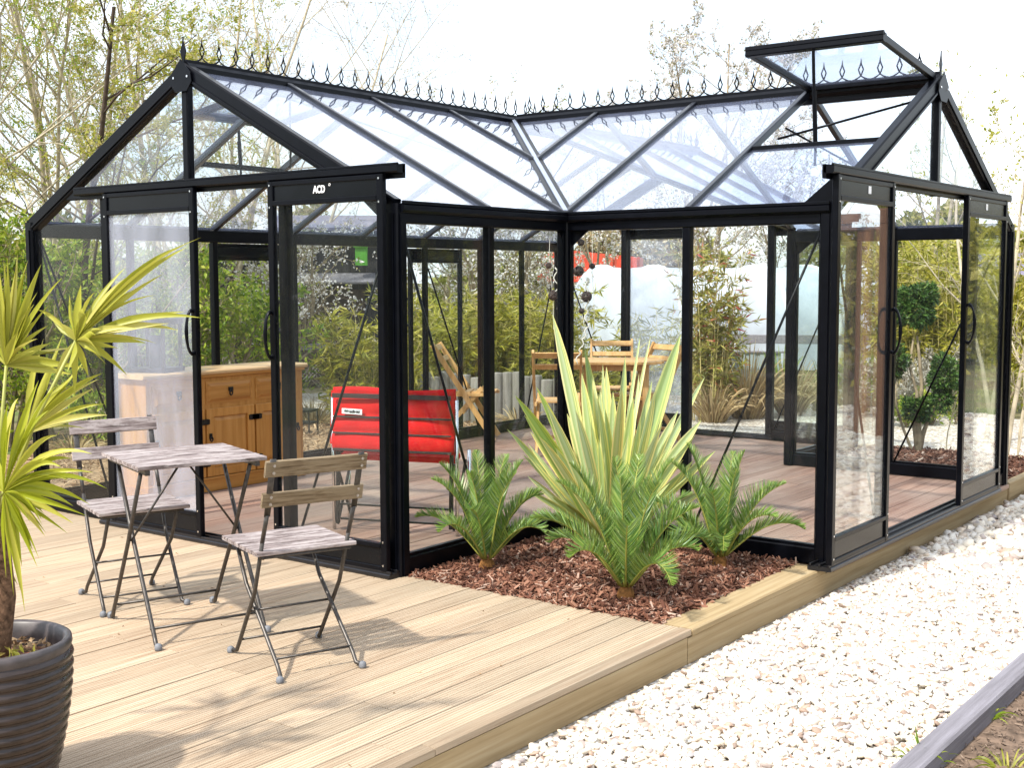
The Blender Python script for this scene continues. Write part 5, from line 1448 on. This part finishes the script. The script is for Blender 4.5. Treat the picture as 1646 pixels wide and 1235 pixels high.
# ---- grasses, silver shrubs and edging plants
GR = 'dry grass clumps beyond the back doors'
for k, (px, D, h, n, sp, m, lab) in enumerate([(1205, 14.6, .95, 420, .62, LF_TAN, 'large tan grass clump beside the gravel behind the back doors'), (1150, 14.2, .6, 220, .45, LF_TAN, 'smaller dry grass clump at the foot of the reddish bamboo'), (1275, 14.9, .85, 300, .5, LF_TAN, 'dry grass clump behind the dark double posts'), (1330, 15.4, .7, 240, .5, LF_OLIVE, 'greenish grass clump seen through the near right sliding door'), (1258, 15.8, .9, 160, .35, LF_GREEN, 'green strappy clump rising above the dry grasses')]):
    tuft('grass_clump', lab, ground(px, D), n, h, sp, m, 500+k, 'grass clump', GR, .016)
for k, (px, D, n, h, lab) in enumerate([(500, 13.6, 260, .42, 'dry grass clump left of the red seat'), (560, 14.6, 180, .40, 'dry grass clump just behind the red seat'), (110, 11.6, 160, .26, 'dry grass tuft on the soil by the left corner post'), (835, 13.4, 110, .35, 'dry grass tuft at the foot of the logs')]):
    tuft('grass_clump', lab, ground(px, D), n, h, .35, LF_TAN, 520+k, 'grass clump', 'dry grass clumps on the left soil', .012)
for k, (px, D, h, leaf, n, lab) in enumerate([(1440, 14.6, .75, LF_GREY, 3000, 'silver grey shrub behind the cloud tree trunk'), (1500, 15.2, .8, LF_GREY, 3000, 'pale twiggy shrub right of the cloud tree trunk'), (1395, 15.2, .7, LF_GREEN, 2400, 'green shrub seen through the near right door'), (1455, 13.9, .40, LF_GREEN, 1700, 'low lime green shrub on the gravel edge, left of the cloud tree'), (1520, 13.9, .40, LF_GREEN, 1700, 'low lime green shrub on the gravel edge, right of the cloud tree'), (1590, 14.6, .6, LF_OLIVE, 2400, 'dark low shrub behind the farthest right door'), (1640, 17.5, .55, LF_TAN, 1500, 'dry low shrub in front of the dark barn')]):
    shrub(lab, px, D, h, leaf, n, .05, 540+k, .8, 6, 'low shrubs beyond the rear bark bed')
tuft('grass_clump', 'fresh green grass tuft at the end of the timber sleeper', at_z(1482, 1228, -.12), 24, .16, .10, LF_GREEN, 561, 'grass clump', None, .007)
tuft('grass_clump', 'small green weed tuft in the soil behind the sleeper', at_z(1585, 1150, -.11), 22, .07, .10, LF_GREEN, 562, 'grass clump', None, .008)
tuft('grass_clump', 'yellowish grass tuft at the bottom right corner', at_z(1620, 1232, -.11), 26, .09, .12, LF_SPRING, 563, 'grass clump', None, .007)
# ---- young trees at the right edge
YT = 'young sparse trees at the right edge'
yt = dict(n=(7, 5, 3), len=(.42, .5, .5), wander=.07)
plant('young_tree', 'young tree with small orange green leaves behind the far right door', 'tree', ground(1590, 12.2), 3.9, .03, 1, .2, TWIGPALE, LF_SPRING, 750, .05, 601, YT, yt)
plant('young_tree', 'slender leaning tree at the right edge in front of the barn', 'tree', ground(1618, 11.2), 3.6, .028, 2, .16, TWIGPALE, LF_SPRING, 620, .045, 602, YT, yt)
plant('young_tree', 'thin sapling on the gravel outside the far right corner', 'tree', ground(1632, 10.6), 1.3, .012, 2, .25, TWIGPALE, LF_SPRING, 140, .045, 603, YT, yt)
plant('young_tree', 'taller budding tree seen through the right gable glass', 'tree', ground(1480, 18.5), 5.0, .05, 2, .2, TWIGPALE, LF_SPRING, 2200, .05, 604, YT, yt)
plant('young_tree', 'thin whitish sapling in the rear bark bed', 'tree', ground(1528, 11.1, -.02), .75, .008, 1, .2, TWIGPALE, LF_SPRING, 90, .04, 605, YT, yt)
# ---- far hedges
def hedge(label, pa, pb, D, h, n, leaf, seed, size=.22):
    a, b = ground(pa, D), ground(pb, D); g = np.random.default_rng(seed); t = thing('hedge', label, 'hedge', tuple(a), math.atan2(b.y-a.y, b.x-a.x)); L = (b-a).length
    x = g.random(n)*L; top = h*(.72+.18*np.sin(x*.9+seed)+.14*np.sin(x*2.3+seed*2)+.06*np.sin(x*5.1))
    z = top*g.random(n)**.75; y = g.normal(0, .55, n)*(1-.5*z/h)
    D_ = g.normal(size=(n, 3))+np.array([0, 0, .3]); L_ = size*g.uniform(.5, 1.3, n)
    leafcloud('foliage', np.stack([x, y, z], 1), D_, L_, L_*.5, leaf, g, t)
    mb = MB(); r = random.Random(seed)
    for k in range(int(L*1.5)):
        q = Vector((r.random()*L, r.uniform(-.4, .4), 0)); mb.tube([q, q+Vector((r.uniform(-.3, .3), r.uniform(-.2, .2), h*.6))], [.03, .01], 4, caps=False)
    part('stems', mb, TRUNK, t)
hedge('yellow green hedge behind the polytunnel', 1120, 1480, 31, 3.2, 20000, LF_OLIVE, 701)
hedge('tan hedge bank behind the orange red trailer', 860, 1130, 40, 3.9, 18000, LF_TAN, 702)
hedge('pale green hedge far behind the right hand doors', 1420, 1720, 29, 3.3, 18000, LF_SPRING, 703)
hedge('far hedge closing the view behind the left trees', -120, 520, 27, 3.4, 20000, LF_OLIVE, 704)
hedge('far hedge behind the black shed', 480, 900, 36, 3.2, 14000, LF_OLIVE, 705)
# ---- timber pergola and bamboo out at the right, mirrored in the right hand door glass
pg = thing('pergola', 'brown timber pergola out on the right, mirrored in the near right sliding door', 'pergola', (4.25, 6.4, GZ), R(0))
PERG = mat_wood('brown pergola timber', ((.16, .07, .035), (.26, .125, .06), (.34, .18, .09)), 'z', 30, .05, .7, .2, .2)
for x, y in ((-.10, .08), (-.37, -.1), (1.5, 0), (-.1, 1.6), (1.5, 1.6)):
    if True:
        mb = MB(); mb.bar((x, y, 0), (x, y, 2.2), .14, .14, (0, 1, 0)); part('post', mb, PERG, pg)
for y in (.0, 1.6):
    mb = MB(); mb.bar((-.6, y, 2.28), (2.0, y, 2.28), .12, .16); part('beam', mb, PERG, pg)

# ---- planting behind the photographer, there for the glass to mirror
def hedge_at(label, a, b, h, n, leaf, seed, size=.22):
    a = Vector((*a, GZ)); b = Vector((*b, GZ)); g = np.random.default_rng(seed); L = (b-a).length
    t = thing('hedge', label, 'hedge', tuple(a), math.atan2(b.y-a.y, b.x-a.x)); x = g.random(n)*L
    top = h*(.72+.18*np.sin(x*.9+seed)+.14*np.sin(x*2.3+seed*2)); z = top*g.random(n)**.75; y = g.normal(0, .8, n)*(1-.5*z/h); L_ = size*g.uniform(.5, 1.3, n)
    leafcloud('foliage', np.stack([x, y, z], 1), g.normal(size=(n, 3))+np.array([0, 0, .3]), L_, L_*.6, leaf, g, t)
hedge_at('tall green hedge away to the right, mirrored in the right hand doors', (13, -6), (11, 16), 4.2, 16000, LF_OLIVE, 711, .34)
hedge_at('tall green hedge behind the camera, mirrored in the front glass', (-16, -15), (15, -15), 4.6, 20000, LF_OLIVE, 712, .38)

# ---- bits blown over the deck
g = np.random.default_rng(91); n = 70
x = g.uniform(-2.5, 1.6, n); y = g.uniform(-4.6, -1.6, n)
tag(leafcloud('leaf_litter', np.stack([x, y, np.full(n, .004)], 1), g.normal(size=(n, 3))*[1, 1, .08], g.uniform(.008, .03, n), .006, LITM, g), kind='stuff')
hedge_at('olive bamboo hedge out on the right, mirrored in the sliding doors', (8.5, 3.5), (6.0, 30), 3.6, 16000, LF_BAMB, 713, .26)
